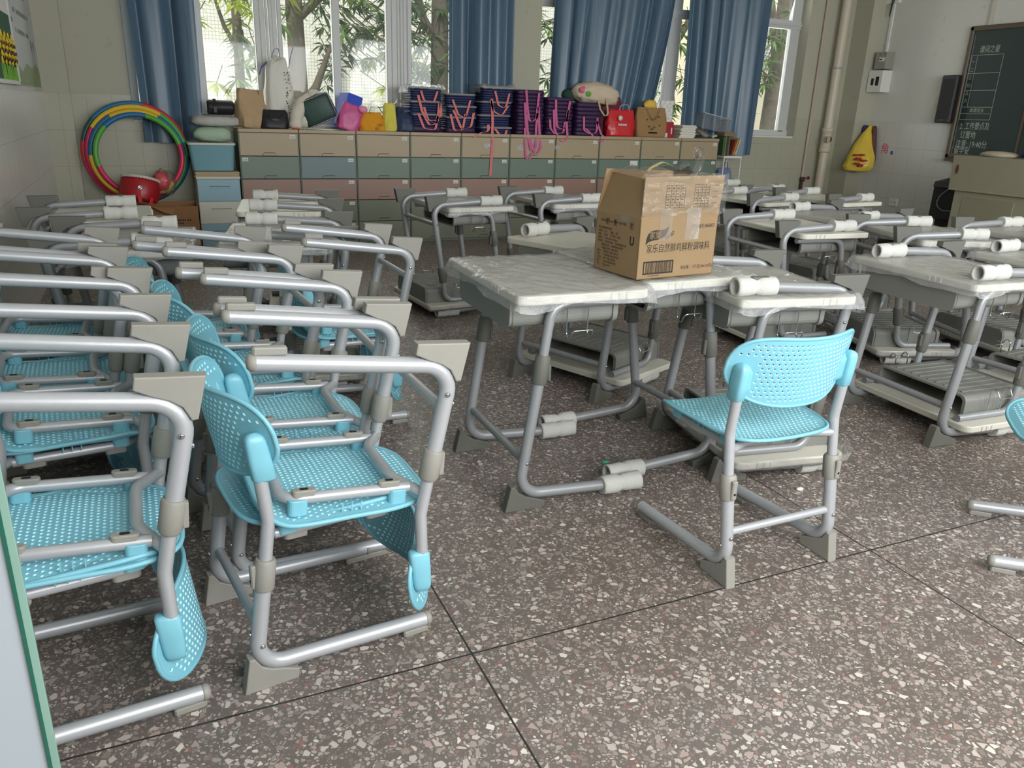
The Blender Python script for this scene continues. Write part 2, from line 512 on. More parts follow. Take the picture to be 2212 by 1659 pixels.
class MB:
    """Collects shapes and links them as ONE mesh object."""

    def __init__(self):
        self.v, self.f, self.sm, self.mi, self.mats = [], [], [], [], []
        self.M = Matrix.Identity(4)
        self.cur = 0

    def use(self, m):
        if m not in self.mats:
            self.mats.append(m)
        self.cur = self.mats.index(m)
        return self

    def vert(self, p):
        self.v.append(self.M @ Vector(p))
        return len(self.v) - 1

    def face(self, ids, smooth=False):
        self.f.append(tuple(ids))
        self.sm.append(smooth)
        self.mi.append(self.cur)

    def tube(self, pts, r, seg=12, caps=True, radii=None, smooth=True):
        pts = [Vector(p) for p in pts]
        n = len(pts)
        t = (pts[1] - pts[0]).normalized()
        ref = Vector((0, 0, 1)) if abs(t.z) < 0.9 else Vector((1, 0, 0))
        nrm = t.cross(ref).normalized()
        rings = []
        for i in range(n):
            if i == 0:
                tt = pts[1] - pts[0]
            elif i == n - 1:
                tt = pts[-1] - pts[-2]
            else:
                tt = (pts[i + 1] - pts[i]).normalized() + (pts[i] - pts[i - 1]).normalized()
            if tt.length < 1e-9:
                tt = t
            tt.normalize()
            nrm = (nrm - tt * nrm.dot(tt)).normalized()
            bn = tt.cross(nrm)
            rr = radii[i] if radii else r
            rings.append([self.vert(pts[i] + (nrm * cos(2 * pi * k / seg) + bn * sin(2 * pi * k / seg)) * rr) for k in range(seg)])
        for a, b in zip(rings, rings[1:]):
            for k in range(seg):
                self.face((a[k], a[(k + 1) % seg], b[(k + 1) % seg], b[k]), smooth)
        if caps:
            for ring, rev in ((rings[0], True), (rings[-1], False)):
                ids = [len(self.v) + k for k in range(seg)]
                for i in ring:
                    self.v.append(self.v[i].copy())
                self.face(ids[::-1] if rev else ids, False)
        return self

    def ribbon(self, pts, side, w, th=0.003):
        """A flat strap: side is the direction of its width."""
        side = Vector(side).normalized()
        pts = [Vector(p) for p in pts]
        rows = []
        for i, p in enumerate(pts):
            a = pts[max(0, i - 1)]
            b = pts[min(len(pts) - 1, i + 1)]
            t = (b - a).normalized()
            nn = t.cross(side)
            if nn.length < 1e-6:
                nn = Vector((0, 0, 1))
            nn.normalize()
            rows.append([self.vert(p + side * sx * w / 2 + nn * sn * th / 2) for sx, sn in ((-1, -1), (1, -1), (1, 1), (-1, 1))])
        for a, b in zip(rows, rows[1:]):
            for k in range(4):
                self.face((a[k], a[(k + 1) % 4], b[(k + 1) % 4], b[k]), False)
        self.face(rows[0][::-1])
        self.face(rows[-1])
        return self

    def box(self, lo, hi, bev=0.0):
        x0, y0, z0 = lo
        x1, y1, z1 = hi
        if bev <= 0:
            ids = [self.vert(p) for p in ((x0, y0, z0), (x1, y0, z0), (x1, y1, z0), (x0, y1, z0), (x0, y0, z1), (x1, y0, z1), (x1, y1, z1), (x0, y1, z1))]
            for q in ((0, 3, 2, 1), (4, 5, 6, 7), (0, 1, 5, 4), (1, 2, 6, 5), (2, 3, 7, 6), (3, 0, 4, 7)):
                self.face([ids[i] for i in q])
            return self
        b = min(bev, (x1 - x0) / 2.01, (y1 - y0) / 2.01, (z1 - z0) / 2.01)
        self.prism([(x0 + b, y0), (x1 - b, y0), (x1, y0 + b), (x1, y1 - b), (x1 - b, y1), (x0 + b, y1), (x0, y1 - b), (x0, y0 + b)], z0, z1, b)
        return self

    def prism(self, outline, z0, z1, bev=0.0, smooth=False, frame=None):
        """Extrudes an xy outline (counter-clockwise) from z0 to z1; bev rounds both rims. frame maps (x, y, z)."""
        fr = frame or (lambda x, y, z: (x, y, z))
        n = len(outline)
        cx = sum(p[0] for p in outline) / n
        cy_ = sum(p[1] for p in outline) / n

        def ring(inset, z):
            out = []
            for i in range(n):
                p = Vector(outline[i])
                a = Vector(outline[i - 1])
                c = Vector(outline[(i + 1) % n])
                e1 = (p - a)
                e2 = (c - p)
                n1 = Vector((-e1.y, e1.x))
                n2 = Vector((-e2.y, e2.x))
                if n1.length > 1e-9:
                    n1.normalize()
                if n2.length > 1e-9:
                    n2.normalize()
                nn = n1 + n2
                if nn.length > 1e-6:
                    nn.normalize()
                    k = max(0.5, nn.dot(n1))
                    p = p + nn * inset / k
                out.append(self.vert(fr(p.x, p.y, z)))
            return out
        if bev > 0:
            rs = [ring(bev, z0), ring(bev * .3, z0 + bev * .3), ring(0, z0 + bev), ring(0, z1 - bev), ring(bev * .3, z1 - bev * .3), ring(bev, z1)]
        else:
            rs = [ring(0, z0), ring(0, z1)]
        for a, b in zip(rs, rs[1:]):
            for k in range(n):
                self.face((a[k], a[(k + 1) % n], b[(k + 1) % n], b[k]), smooth)
        self.face(rs[0][::-1])
        self.face(rs[-1])
        return self

    def lathe(self, prof, seg=20, smooth=True, frame=None):
        fr = frame or (lambda x, y, z: (x, y, z))
        rings = []
        for r, z in prof:
            rings.append([self.vert(fr(r * cos(2 * pi * k / seg), r * sin(2 * pi * k / seg), z)) for k in range(seg)])
        for a, b in zip(rings, rings[1:]):
            for k in range(seg):
                self.face((a[k], a[(k + 1) % seg], b[(k + 1) % seg], b[k]), smooth)
        if prof[0][0] > 1e-6:
            self.face(rings[0][::-1])
        if prof[-1][0] > 1e-6:
            self.face(rings[-1])
        return self

    def grid(self, fn, nu, nv, smooth=True, wrap_u=False):
        ids = [[self.vert(fn(i / nu, j / nv)) for j in range(nv + 1)] for i in range(nu + (0 if wrap_u else 1))]
        L = len(ids)
        for i in range(nu):
            for j in range(nv):
                a, b = ids[i], ids[(i + 1) % L]
                self.face((a[j], b[j], b[j + 1], a[j + 1]), smooth)
        return ids

    def blob(self, c, size, p=2.6, seed=0.0, amp=0.06, freq=3.0, nu=24, nv=14, flat_bottom=True, fn=None):
        """A soft superellipsoid lump with noisy creases: pillows, stuffed bags, bundles."""
        c = Vector(c)
        sx, sy, sz = size[0] / 2, size[1] / 2, size[2] / 2

        def se(w, e):
            return math.copysign(abs(w) ** e, w)
        e = 2.0 / p
        rows = []
        for j in range(nv + 1):
            ph = -pi / 2 + pi * j / nv
            row = []
            for i in range(nu):
                th = 2 * pi * i / nu
                d = Vector((se(cos(ph), e) * se(cos(th), e), se(cos(ph), e) * se(sin(th), e), se(sin(ph), e)))
                k = 1 + amp * noise.noise(Vector((d.x * freq + seed, d.y * freq, d.z * freq + seed * 2))) + amp * .5 * noise.noise(d * freq * 2.7 + Vector((seed, 0, 0)))
                q = Vector((d.x * sx * k, d.y * sy * k, d.z * sz * k))
                if flat_bottom and q.z < -sz * .92:
                    q.z = -sz * .92
                if fn:
                    q = Vector(fn(q.x, q.y, q.z))
                row.append(self.vert(c + q))
            rows.append(row)
        for a, b in zip(rows, rows[1:]):
            for i in range(nu):
                self.face((a[i], a[(i + 1) % nu], b[(i + 1) % nu], b[i]), True)
        return self

    def build(self, name, m=None, parent=None):
        me = bpy.data.meshes.new(name)
        me.from_pydata([tuple(p) for p in self.v], [], self.f)
        mats = self.mats if self.mats else [m]
        for x in mats:
            me.materials.append(x)
        me.polygons.foreach_set('use_smooth', self.sm)
        if len(mats) > 1:
            me.polygons.foreach_set('material_index', self.mi)
        me.update()
        o = bpy.data.objects.new(name, me)
        COL.objects.link(o)
        if parent is not None:
            o.parent = parent
        return o


def empty(name, loc=(0, 0, 0), rz=0.0):
    o = bpy.data.objects.new(name, None)
    o.empty_display_size = 0.1
    COL.objects.link(o)
    o.location = loc
    o.rotation_euler = (0, 0, rz)
    return o


def tag(o, label, cat, group=None, kind=None):
    if label:
        o['label'] = label
    if cat:
        o['category'] = cat
    if group:
        o['group'] = group
    if kind:
        o['kind'] = kind
    return o


def structure(o, label=None):
    o['kind'] = 'structure'
    if label:
        o['label'] = label
    return o


def copy_tree(o, parent=None):
    c = o.copy()
    COL.objects.link(c)
    if parent is not None:
        c.parent = parent
    for ch in list(o.children):
        copy_tree(ch, c)
    return c


def rrect(x0, y0, x1, y1, r, seg=5):
    out = []
    for cx, cy_, a0 in ((x1 - r, y0 + r, -pi / 2), (x1 - r, y1 - r, 0), (x0 + r, y1 - r, pi / 2), (x0 + r, y0 + r, pi)):
        for k in range(seg + 1):
            a = a0 + pi / 2 * k / seg
            out.append((cx + r * cos(a), cy_ + r * sin(a)))
    return out


def text_into(mb, s, size, place, align='LEFT', depth=0.0, squeeze=1.0, shear=0.0):
    """Adds flat lettering to a mesh; place maps text plane (x, y) to a 3D point."""
    cu = bpy.data.curves.new('lettering', 'FONT')
    cu.body = s
    cu.size = size
    cu.align_x = align
    cu.shear = shear
    cu.resolution_u = 2
    o = bpy.data.objects.new('lettering', cu)
    COL.objects.link(o)
    dg = bpy.context.evaluated_depsgraph_get()
    me = o.evaluated_get(dg).to_mesh()
    base = len(mb.v)
    for v in me.vertices:
        mb.v.append(mb.M @ Vector(place(v.co.x * squeeze, v.co.y)))
    for p in me.polygons:
        mb.face([base + i for i in p.vertices])
    o.evaluated_get(dg).to_mesh_clear()
    bpy.data.objects.remove(o)
    bpy.data.curves.remove(cu)

# ------------------------------------------------------------------ room shell
XL, XR, YB, YN, ZC = -0.75, 8.72, 8.27, -0.75, 3.25
WT = 0.27
mb = MB()
mb.box((XL - .3, YN - 3.0, -0.12), (XR + .3, YB + WT, 0.0))
structure(mb.build('floor', TERRAZZO), 'grey and brown speckled terrazzo floor with thin dark joints')

Z0, Z1 = 1.10, 3.0
mb = MB()
mb.box((XL - .2, YB, 0), (-0.07, YB + WT, ZC))
mb.box((3.70, YB, Z0), (4.02, YB + WT, Z1))
mb.box((7.74, YB, 0), (XR + .2, YB + WT, ZC))
mb.box((-0.07, YB, 0), (7.74, YB + WT, Z0))
mb.box((-0.07, YB, Z1), (7.74, YB + WT, ZC))
structure(mb.build('wall_back', M_WALL), 'back wall with cream tiled dado under two wide windows')
mb = MB()
mb.box((XL, 8.175, 0), (-0.545, YB, ZC), 0.0)
structure(mb.build('wall_back_left_column', M_WALL), 'shallow tiled column in the left back corner')
mb = MB()
mb.box((8.47, 7.985, 0), (XR, YB, ZC), 0.0)
structure(mb.build('wall_back_right_column', M_WALL), 'white column in the right back corner')
mb = MB()
mb.box((XL - .2, YN, 0), (XL, YB + WT, ZC))
structure(mb.build('wall_left', M_WALLY), 'left wall with glossy cream tiled dado')
mb = MB()
mb.box((XR, YN, 0), (XR + .2, YB + WT, ZC))
structure(mb.build('wall_right', M_WALLY), 'white right wall behind the blackboard')
# wall behind the photographer, with the openings the daylight comes through
mb = MB()
for x0, x1, z0, z1 in ((XL, 0.0, 0, ZC), (0.0, 3.2, 0, 0.95), (0.0, 3.2, 2.6, ZC), (3.2, 3.7, 0, ZC), (3.7, 7.1, 0, 0.95), (3.7, 7.1, 2.6, ZC), (7.1, XR, 0, ZC)):
    mb.box((x0, YN - .2, z0), (x1, YN, z1))
structure(mb.build('wall_near', M_WALL))
mb = MB()
mb.box((XL - .3, YN - 3.0, ZC), (XR + .3, YB + WT + .1, ZC + .15))  # unseen overhang past the near wall, added to keep direct sun out
structure(mb.build('ceiling', M_CEIL))
mb = MB()
mb.box((-0.07, YB + .01, Z0), (3.70, YB + WT + .03, Z0 + .02), 0.004)
structure(mb.build('trim_1', M_WHITE), 'white sill of the left window')
mb = MB()
mb.box((4.02, YB + .01, Z0), (7.74, YB + WT + .03, Z0 + .02), 0.004)
structure(mb.build('trim_2', M_WHITE), 'white sill of the right window')


def window(name, label, x0, x1, stiles, panes, zt):
    """White aluminium window: stiles are (x0, x1, depth step) boards, panes the glass between them."""
    root = empty(name, (0, 0, 0))
    structure(root, label)
    m = MB()
    ya, yb = YB + .13, YB + .20
    zb = Z0 + .02
    m.box((x0, ya, zb), (x1, yb, zb + .07), .004)
    m.box((x0, ya, Z1 - .06), (x1, yb, Z1), .004)
    m.box((x0, ya + .006, zt), (x1, yb - .006, zt + .10), .004)
    m.box((x0, ya - .006, zt + .035), (x1, ya + .01, zt + .065), .003)
    for a, b, st in stiles:
        m.box((a, ya + st, zb + .05), (b, yb - .004, Z1 - .04), .005)
    m.build('window_frame', M_ALU, root)
    for a, b in panes:
        g = MB()
        g.box((a, YB + .172, zb + .06), (b, YB + .176, zt + .01))
        g.build('pane', M_GLASS, root)
        g = MB()
        g.box((a, YB + .172, zt + .09), (b, YB + .176, Z1 - .05))
        g.build('pane', M_GLASS, root)
    return root


window('window_1', 'wide white framed window above the left half of the cabinets', -0.07, 3.70,
       [(-0.07, 0.0, 0), (.50, .596, 0), (1.065, 1.115, 0), (1.115, 1.165, .012), (1.17, 1.195, .02), (1.2, 1.225, .008), (1.23, 1.275, .02), (1.28, 1.32, .012),
        (1.80, 1.876, 0), (2.347, 2.40, 0), (2.405, 2.46, .016), (2.465, 2.49, .024), (2.495, 2.525, .012), (2.53, 2.565, .024), (2.57, 2.614, .010), (3.13, 3.2, 0), (3.63, 3.70, 0)],
       [(0.0, .50), (.596, 1.065), (1.32, 1.80), (1.876, 2.347), (2.614, 3.13), (3.2, 3.63)], 2.62)
window('window_2', 'white framed window behind the right pair of blue curtains', 4.02, 7.74,
       [(4.02, 4.06, 0), (4.55, 4.62, 0), (5.1, 5.2, 0), (5.74, 5.80, 0), (5.80, 5.92, .015), (6.3, 6.37, 0), (6.98, 7.04, .01), (7.05, 7.115, 0), (7.575, 7.655, 0), (7.66, 7.74, .02)],
       [(4.06, 4.55), (4.62, 5.1), (5.2, 5.74), (5.92, 6.3), (6.37, 6.98), (7.115, 7.575)], 2.40)

# ------------------------------------------------------------------ curtains
def curtain_mat():
    m, nt, b = pbsdf('blue_satin')
    tc = N(nt, 'ShaderNodeTexCoord')
    mp = N(nt, 'ShaderNodeMapping')
    mp.inputs['Scale'].default_value = (90, 90, 2.0)
    nt.links.new(tc.outputs['Object'], mp.inputs[0])
    nz = N(nt, 'ShaderNodeTexNoise')
    nz.inputs['Scale'].default_value = 1.0
    nz.inputs['Detail'].default_value = 3
    nt.links.new(mp.outputs[0], nz.inputs['Vector'])
    mx = N(nt, 'ShaderNodeMixRGB')
    mx.inputs[1].default_value = (*S(66, 94, 118), 1)
    mx.inputs[2].default_value = (*S(112, 138, 158), 1)
    nt.links.new(nz.outputs['Fac'], mx.inputs[0])
    nt.links.new(mx.outputs[0], b.inputs['Base Color'])
    b.inputs['Roughness'].default_value = 0.36
    b.inputs['Specular IOR Level'].default_value = 0.6
    out = nt.nodes['Material Output']
    tl = N(nt, 'ShaderNodeBsdfTranslucent')
    tl.inputs[0].default_value = (*S(70, 120, 180), 1)
    ms = N(nt, 'ShaderNodeMixShader')
    ms.inputs[0].default_value = 0.10
    nt.links.new(b.outputs[0], ms.inputs[1])
    nt.links.new(tl.outputs[0], ms.inputs[2])
    nt.links.new(ms.outputs[0], out.inputs[0])
    return m


M_CURT = curtain_mat()


def curtain(label, x0, x1, zb, zt, yc, folds, amp, seed, left=None, right=None, spots=False):
    """Gathered cloth: left/right give the edge shift as a function of height fraction (0 bottom, 1 top)."""
    rnd = random.Random(seed)
    ph = [rnd.uniform(0, 6.28) for _ in range(6)]
    m = MB().use(M_CURT)

    def fn(u, v):
        z = zb + (zt - zb) * v
        a = x0 + (left(v) if left else 0)
        b = x1 + (right(v) if right else 0)
        uu = u + .012 * sin(u * 23 + ph[0]) + .02 * sin(u * 9 + ph[1] + v * .6)
        w = 2 * pi * folds * uu
        k = amp * (0.75 + .35 * sin(u * 7 + ph[2]) + .25 * (1 - v))
        y = yc + k * (sin(w) + .2 * sin(2.1 * w + ph[3] + v) + .25 * sin(.5 * w + ph[4] + 1.5 * v))
        x = a + (b - a) * u + .35 * k * cos(w)
        return (x, y, z + (.006 * sin(w * .5 + ph[5]) if v == 0 else 0))
    nu, nv = int(folds * 26), 24
    m.grid(fn, nu, nv)
    # turned hem and back of the cloth, so that it has thickness
    def fb(u, v):
        p = fn(u, v)
        return (p[0], p[1] + .004, p[2])
    m.grid(fb, nu, nv)
    if spots:
        m.use(mat('ink_stain', S(44, 58, 72), .6))
        for sx, sz, r in ((.300, 1.115, .018), (.318, 1.080, .020), (.326, 1.052, .012)):
            p = None
            for i in range(121):
                q = fn(i / 120, (sz - zb) / (zt - zb))
                if p is None or abs(q[0] - sx) < abs(p[0] - sx):
                    p = q
            ids = [m.vert((p[0] + r * .7 * cos(a * .7854), p[1] - .004, p[2] + r * 1.1 * sin(a * .7854))) for a in range(8)]
            m.face(ids)
    o = m.build('curtain')
    return tag(o, label, 'curtain', 'blue satin curtains')


curtain('blue satin curtain hanging in front of the hula hoops, leftmost of the four', -0.01, 0.50, .93, 2.95, 8.15, 1.9, .05, 3, left=lambda v: -.035 * v, right=lambda v: .025 * v, spots=True)
curtain('blue curtain hanging behind the navy bag stacks, left of the white wall pier', 2.92, 3.64, 1.12, 2.95, 8.17, 3.6, .042, 5)
curtain('widest blue curtain, just right of the white wall pier, pulled aside at the bottom', 4.14, 5.66, 1.12, 2.95, 8.16, 7.5, .042, 8, right=lambda v: -.28 * (1 - v) ** 1.6 + .02 * v, left=lambda v: -.05 * (1 - v))
curtain('blue curtain at the right end of the cabinets, hanging below their tops', 5.80, 6.98, .88, 2.95, 8.16, 5.6, .045, 11, right=lambda v: -.02 + .02 * v, left=lambda v: .06 * (1 - v))

# ------------------------------------------------------------------ outdoors
M_MOSAIC = grid_mat('white_mosaic', S(232, 230, 220), S(178, 180, 172), .048, .048, .007, (0, 2), .4, var=.05)
mb = MB()
mb.box((-8, 13, -.4), (9.0, 13.3, 9))
structure(mb.build('exterior_building_wall', M_MOSAIC), 'sunlit building faced in small white mosaic tiles outside the windows')
mb = MB()
mb.box((9.0, 12.9, -.4), (24, 13.3, 9))
structure(mb.build('exterior_plaster_wall', mat('cream_plaster', S(236, 226, 200), .8, var=.06)), 'sunlit cream plaster wall outside the right window')
mb = MB()
mb.box((-9, YB + WT, -.5), (25, 13.3, -.3))
structure(mb.build('exterior_ground', mat('yard_concrete', S(150, 148, 138), .85, var=.15, vscale=3)))

M_BARK = mat('bark', S(98, 90, 78), .9, var=.35, vscale=9, bump=.9, bscale=30)
LEAFS = [leaf_mat('mango_leaf', S(64, 96, 52), S(128, 158, 84)), leaf_mat('young_leaf', S(150, 176, 60), S(206, 214, 96)), leaf_mat('deep_leaf', S(48, 74, 50), S(96, 128, 78))]


def leaf(m, base, d, L, W, roll):
    d = d.normalized()
    s = d.cross(Vector((0, 0, 1)))
    if s.length < .05:
        s = Vector((1, 0, 0))
    s.normalize()
    n = s.cross(d)
    s = s * cos(roll) + n * sin(roll)
    n = s.cross(d)
    dr = Vector((0, 0, -.18 * L))
    p0, p1 = base, base + d * L + dr
    c = base + d * L * .5 + n * W * .12
    ids = [m.vert(q) for q in (p0, base + d * L * .45 + s * W * .5, p1, base + d * L * .45 - s * W * .5, c)]
    for q in ((0, 1, 4), (1, 2, 4), (2, 3, 4), (3, 0, 4)):
        m.face([ids[i] for i in q])


def tree(label, x, y, r, lean, fork, clumps, seed, kinds):
    rnd = random.Random(seed)
    root = empty('tree', (x, y, -.3))
    tag(root, label, 'tree', 'mango trees outside the windows')
    m = MB().use(M_BARK)
    top = Vector((lean, 0, 5.0))
    pts = [Vector((0, 0, 0)), Vector((lean * .2, .02, 1.2)), Vector((lean * .5, -.02, 2.4)), Vector((lean * .8, 0, 3.8)), top]
    m.tube(pts, r, 12, radii=[r * 1.25, r * 1.02, r * .95, r * .8, r * .5])
    for fx, fz, fl in fork:
        b = Vector((lean * fz / 5.0, 0, fz))
        m.tube([b, b + Vector((fx * .5, -.05, fl * .35)), b + Vector((fx, -.1, fl))], r * .5, 8, radii=[r * .55, r * .45, r * .2])
    m.build('trunk', None, root)
    for kind in sorted(set(k for *_, k in clumps)):
        m = MB().use(LEAFS[kind])
        tw = MB().use(M_BARK)
        for cx, cyy, cz, sx, sz, n, k in clumps:
            if k != kind:
                continue
            for _ in range(n):
                p = Vector((cx + rnd.gauss(0, sx), cyy + rnd.gauss(0, .35), cz + .3 + rnd.gauss(0, sz)))
                hub = Vector((lean * .5, 0, p.z + .3))
                tw.tube([p, p * .7 + hub * .3 + Vector((0, 0, .12))], .006, 4, caps=False)
                for _ in range(rnd.randint(8, 13)):
                    a = rnd.uniform(0, 6.28)
                    d = Vector((cos(a), sin(a) * .8, rnd.uniform(-.95, .25)))
                    leaf(m, p, d, rnd.uniform(.16, .27), rnd.uniform(.035, .055), rnd.uniform(-.6, .6))
        m.build('foliage', None, root)
        tw.build('twigs', None, root)
    return root


tree('slim mango tree outside the window above the black roll bag', 1.16, 11, .06, .05, [(.35, 2.9, .9), (-.3, 2.2, .8)],
     [(.18, -.2, 1.95, .17, .28, 16, 0), (.05, -.1, 2.7, .45, .25, 26, 1), (-.45, -.2, 2.75, .2, .2, 8, 1), (-.28, -.1, 1.6, .05, .05, 1, 1)], 1, None)
tree('mottled forked mango tree outside, behind the goose plush and the tall white bag', 1.92, 11, .115, -.06, [(.42, 1.55, .8), (-.5, 3.0, .9), (.7, 2.6, .9)],
     [(.55, -.1, 2.6, .35, .35, 40, 0), (1.0, .0, 2.35, .28, .3, 34, 2), (.42, -.2, 1.85, .10, .16, 8, 2), (.0, .1, 2.9, .5, .25, 26, 1), (1.1, -.3, 1.95, .10, .2, 6, 1)], 2, None)
tree('thick mango tree outside, just left of the blue curtain behind the navy bags', 3.80, 11, .125, .02, [(-.5, 2.4, 1.0), (.6, 2.8, 1.0)],
     [(-.42, -.1, 2.3, .16, .35, 30, 0), (-.35, -.1, 1.75, .14, .25, 16, 2), (-.3, 0, 2.9, .5, .3, 24, 0), (.7, 0, 2.6, .5, .5, 40, 0)], 3, None)
tree('tall mango tree seen through the gap between the two right curtains', 7.55, 11, .11, .1, [(.4, 2.6, 1), (-.6, 2.4, 1.1)],
     [(-.05, -.2, 2.2, .25, .5, 40, 0), (-1.9, -.2, 2.4, .3, .6, 36, 0), (-2.0, -.2, 2.0, .2, .4, 16, 2)], 4, None)
tree('reddish barked tree outside the far right window, below the air conditioner', 9.72, 11, .15, .0, [(-.4, 2.6, 1)],
     [(-.42, -.1, 2.15, .12, .5, 26, 0), (-.5, -.1, 1.75, .12, .12, 5, 1)], 5, None)

# air conditioner outside
root = empty('air_conditioner', (10.45, 11.9, 2.18))
tag(root, 'white outdoor air conditioner unit on a bracket outside the far right window', 'air conditioner')
mb = MB().use(M_WHITE)
mb.box((-.36, 0, .06), (.36, .3, .72), .02)
mb.build('housing', None, root)
mb = MB().use(mat('vent_grey', S(176, 178, 176), .6))
for k in range(9):
    mb.box((-.33, -.012, .13 + k * .06), (.10, .0, .15 + k * .06))
mb.build('louvre', None, root)
mb = MB().use(M_STEEL)
mb.box((-.42, -.05, 0), (.45, .99, .05), .006)
mb.build('bracket', None, root)
mb = MB().use(mat('pipe_lagging', S(120, 122, 120), .7))
mb.tube(fillet([(.3, -.02, .62), (.42, -.14, .5), (.3, -.16, .3), (.48, -.1, .12), (.55, .3, .1)], .08), .022, 8)
mb.tube(fillet([(.22, -.02, .7), (.30, -.16, .6), (.5, -.12, .75), (.55, .3, .9)], .08), .014, 8)
mb.build('hoses', None, root)

# ------------------------------------------------------------------ perforated plastic panels
def panel(m, outline, pitch, hr, margin, fmap, th, rim, skip=None, inner=None):
    """Thin moulded panel with real holes. outline: 2D polygon; fmap(x, y) gives the surface point and its normal."""
    n = len(outline)

    def inside(x, y):
        c = False
        j = n - 1
        for i in range(n):
            xi, yi = outline[i]
            xj, yj = outline[j]
            if (yi > y) != (yj > y) and x < (xj - xi) * (y - yi) / (yj - yi) + xi:
                c = not c
            j = i
        return c

    def edge_d(x, y):
        best = 9
        for i in range(n):
            ax, ay = outline[i - 1]
            bx, by = outline[i]
            dx, dy = bx - ax, by - ay
            L = dx * dx + dy * dy
            t = max(0, min(1, ((x - ax) * dx + (y - ay) * dy) / L)) if L else 0
            best = min(best, (x - ax - dx * t) ** 2 + (y - ay - dy * t) ** 2)
        return sqrt(best)
    xs = [p[0] for p in outline]
    ys = [p[1] for p in outline]
    holes = []
    row = 0
    y = min(ys) + pitch * .5
    while y < max(ys):
        x = min(xs) + (pitch * .5 if row % 2 else 0)
        while x < max(xs):
            if inside(x, y) and edge_d(x, y) > margin and not (skip and skip(x, y)):
                holes.append((x, y))
            x += pitch
        y += pitch * .866
        row += 1
    verts, edges = [], []

    def loop(pts):
        b = len(verts)
        verts.extend(Vector(p) for p in pts)
        edges.extend((b + i, b + (i + 1) % len(pts)) for i in range(len(pts)))
    loop(outline)
    HS = 6
    for hx, hy in holes:
        loop([(hx + hr * cos(2 * pi * k / HS), hy + hr * sin(2 * pi * k / HS)) for k in range(HS)])
    vo, eo, fo, *_ = delaunay_2d_cdt(verts, edges, [], 0, 1e-6)
    cells = {}
    for h in holes:
        cells.setdefault((int(h[0] // .02), int(h[1] // .02)), []).append(h)

    def in_hole(x, y):
        a, b = int(x // .02), int(y // .02)
        for i in (-1, 0, 1):
            for j in (-1, 0, 1):
                for h in cells.get((a + i, b + j), ()):
                    if (h[0] - x) ** 2 + (h[1] - y) ** 2 < (hr * .8) ** 2:
                        return True
        return False
    top, bot = [], []
    for v in vo:
        p, nn = fmap(v.x, v.y)
        p = Vector(p)
        top.append(m.vert(p))
        bot.append(m.vert(p - nn * th))
    cnt = {}
    for f in fo:
        cxx = sum(vo[i].x for i in f) / len(f)
        cyy = sum(vo[i].y for i in f) / len(f)
        if in_hole(cxx, cyy) or not inside(cxx, cyy):
            continue
        a = (vo[f[1]] - vo[f[0]]).cross(vo[f[2]] - vo[f[0]])
        g = list(f) if a > 0 else list(f)[::-1]
        m.face([top[i] for i in g], True)
        m.face([bot[i] for i in g[::-1]], True)
        for i in range(len(g)):
            e = (g[i], g[(i + 1) % len(g)])
            cnt[e] = cnt.get(e, 0) + 1
    for (a, b) in cnt:
        if (b, a) not in cnt:
            mx_, my_ = (vo[a].x + vo[b].x) / 2, (vo[a].y + vo[b].y) / 2
            hit = None
            ca, cb = int(mx_ // .02), int(my_ // .02)
            for i in (-1, 0, 1):
                for j in (-1, 0, 1):
                    for h in cells.get((ca + i, cb + j), ()):
                        if (h[0] - mx_) ** 2 + (h[1] - my_) ** 2 < (hr * 1.02) ** 2:
                            hit = h
            if hit and inner:
                # waisted hole: bevelled dimples from both faces, in the painted-in lit tone
                was = m.cur
                m.use(inner)
                mid = []
                for q in (a, b):
                    p, nn = fmap(hit[0] + (vo[q].x - hit[0]) * .5, hit[1] + (vo[q].y - hit[1]) * .5)
                    mid.append(m.vert(Vector(p) - nn * th * .5))
                t1, t2 = m.vert(m.v[top[a]]), m.vert(m.v[top[b]])
                b1, b2 = m.vert(m.v[bot[a]]), m.vert(m.v[bot[b]])
                m.face((t2, t1, mid[0], mid[1]), False)
                m.face((mid[1], mid[0], b1, b2), False)
                m.cur = was
                continue
            t1, t2 = m.vert(m.v[top[a]]), m.vert(m.v[top[b]])
            b1, b2 = m.vert(m.v[bot[a]]), m.vert(m.v[bot[b]])
            m.face((t2, t1, b1, b2), False)
    if rim:
        pts = []
        for x, y in outline + outline[:1]:
            p, nn = fmap(x, y)
            pts.append(Vector(p) - nn * th * .5)
        m.tube(pts, rim, 8, caps=False)


def numnormal(f):
    def g(x, y):
        e = 1e-3
        p = Vector(f(x, y))
        nn = (Vector(f(x + e, y)) - p).cross(Vector(f(x, y + e)) - p)
        nn.normalize()
        return p, nn
    return g


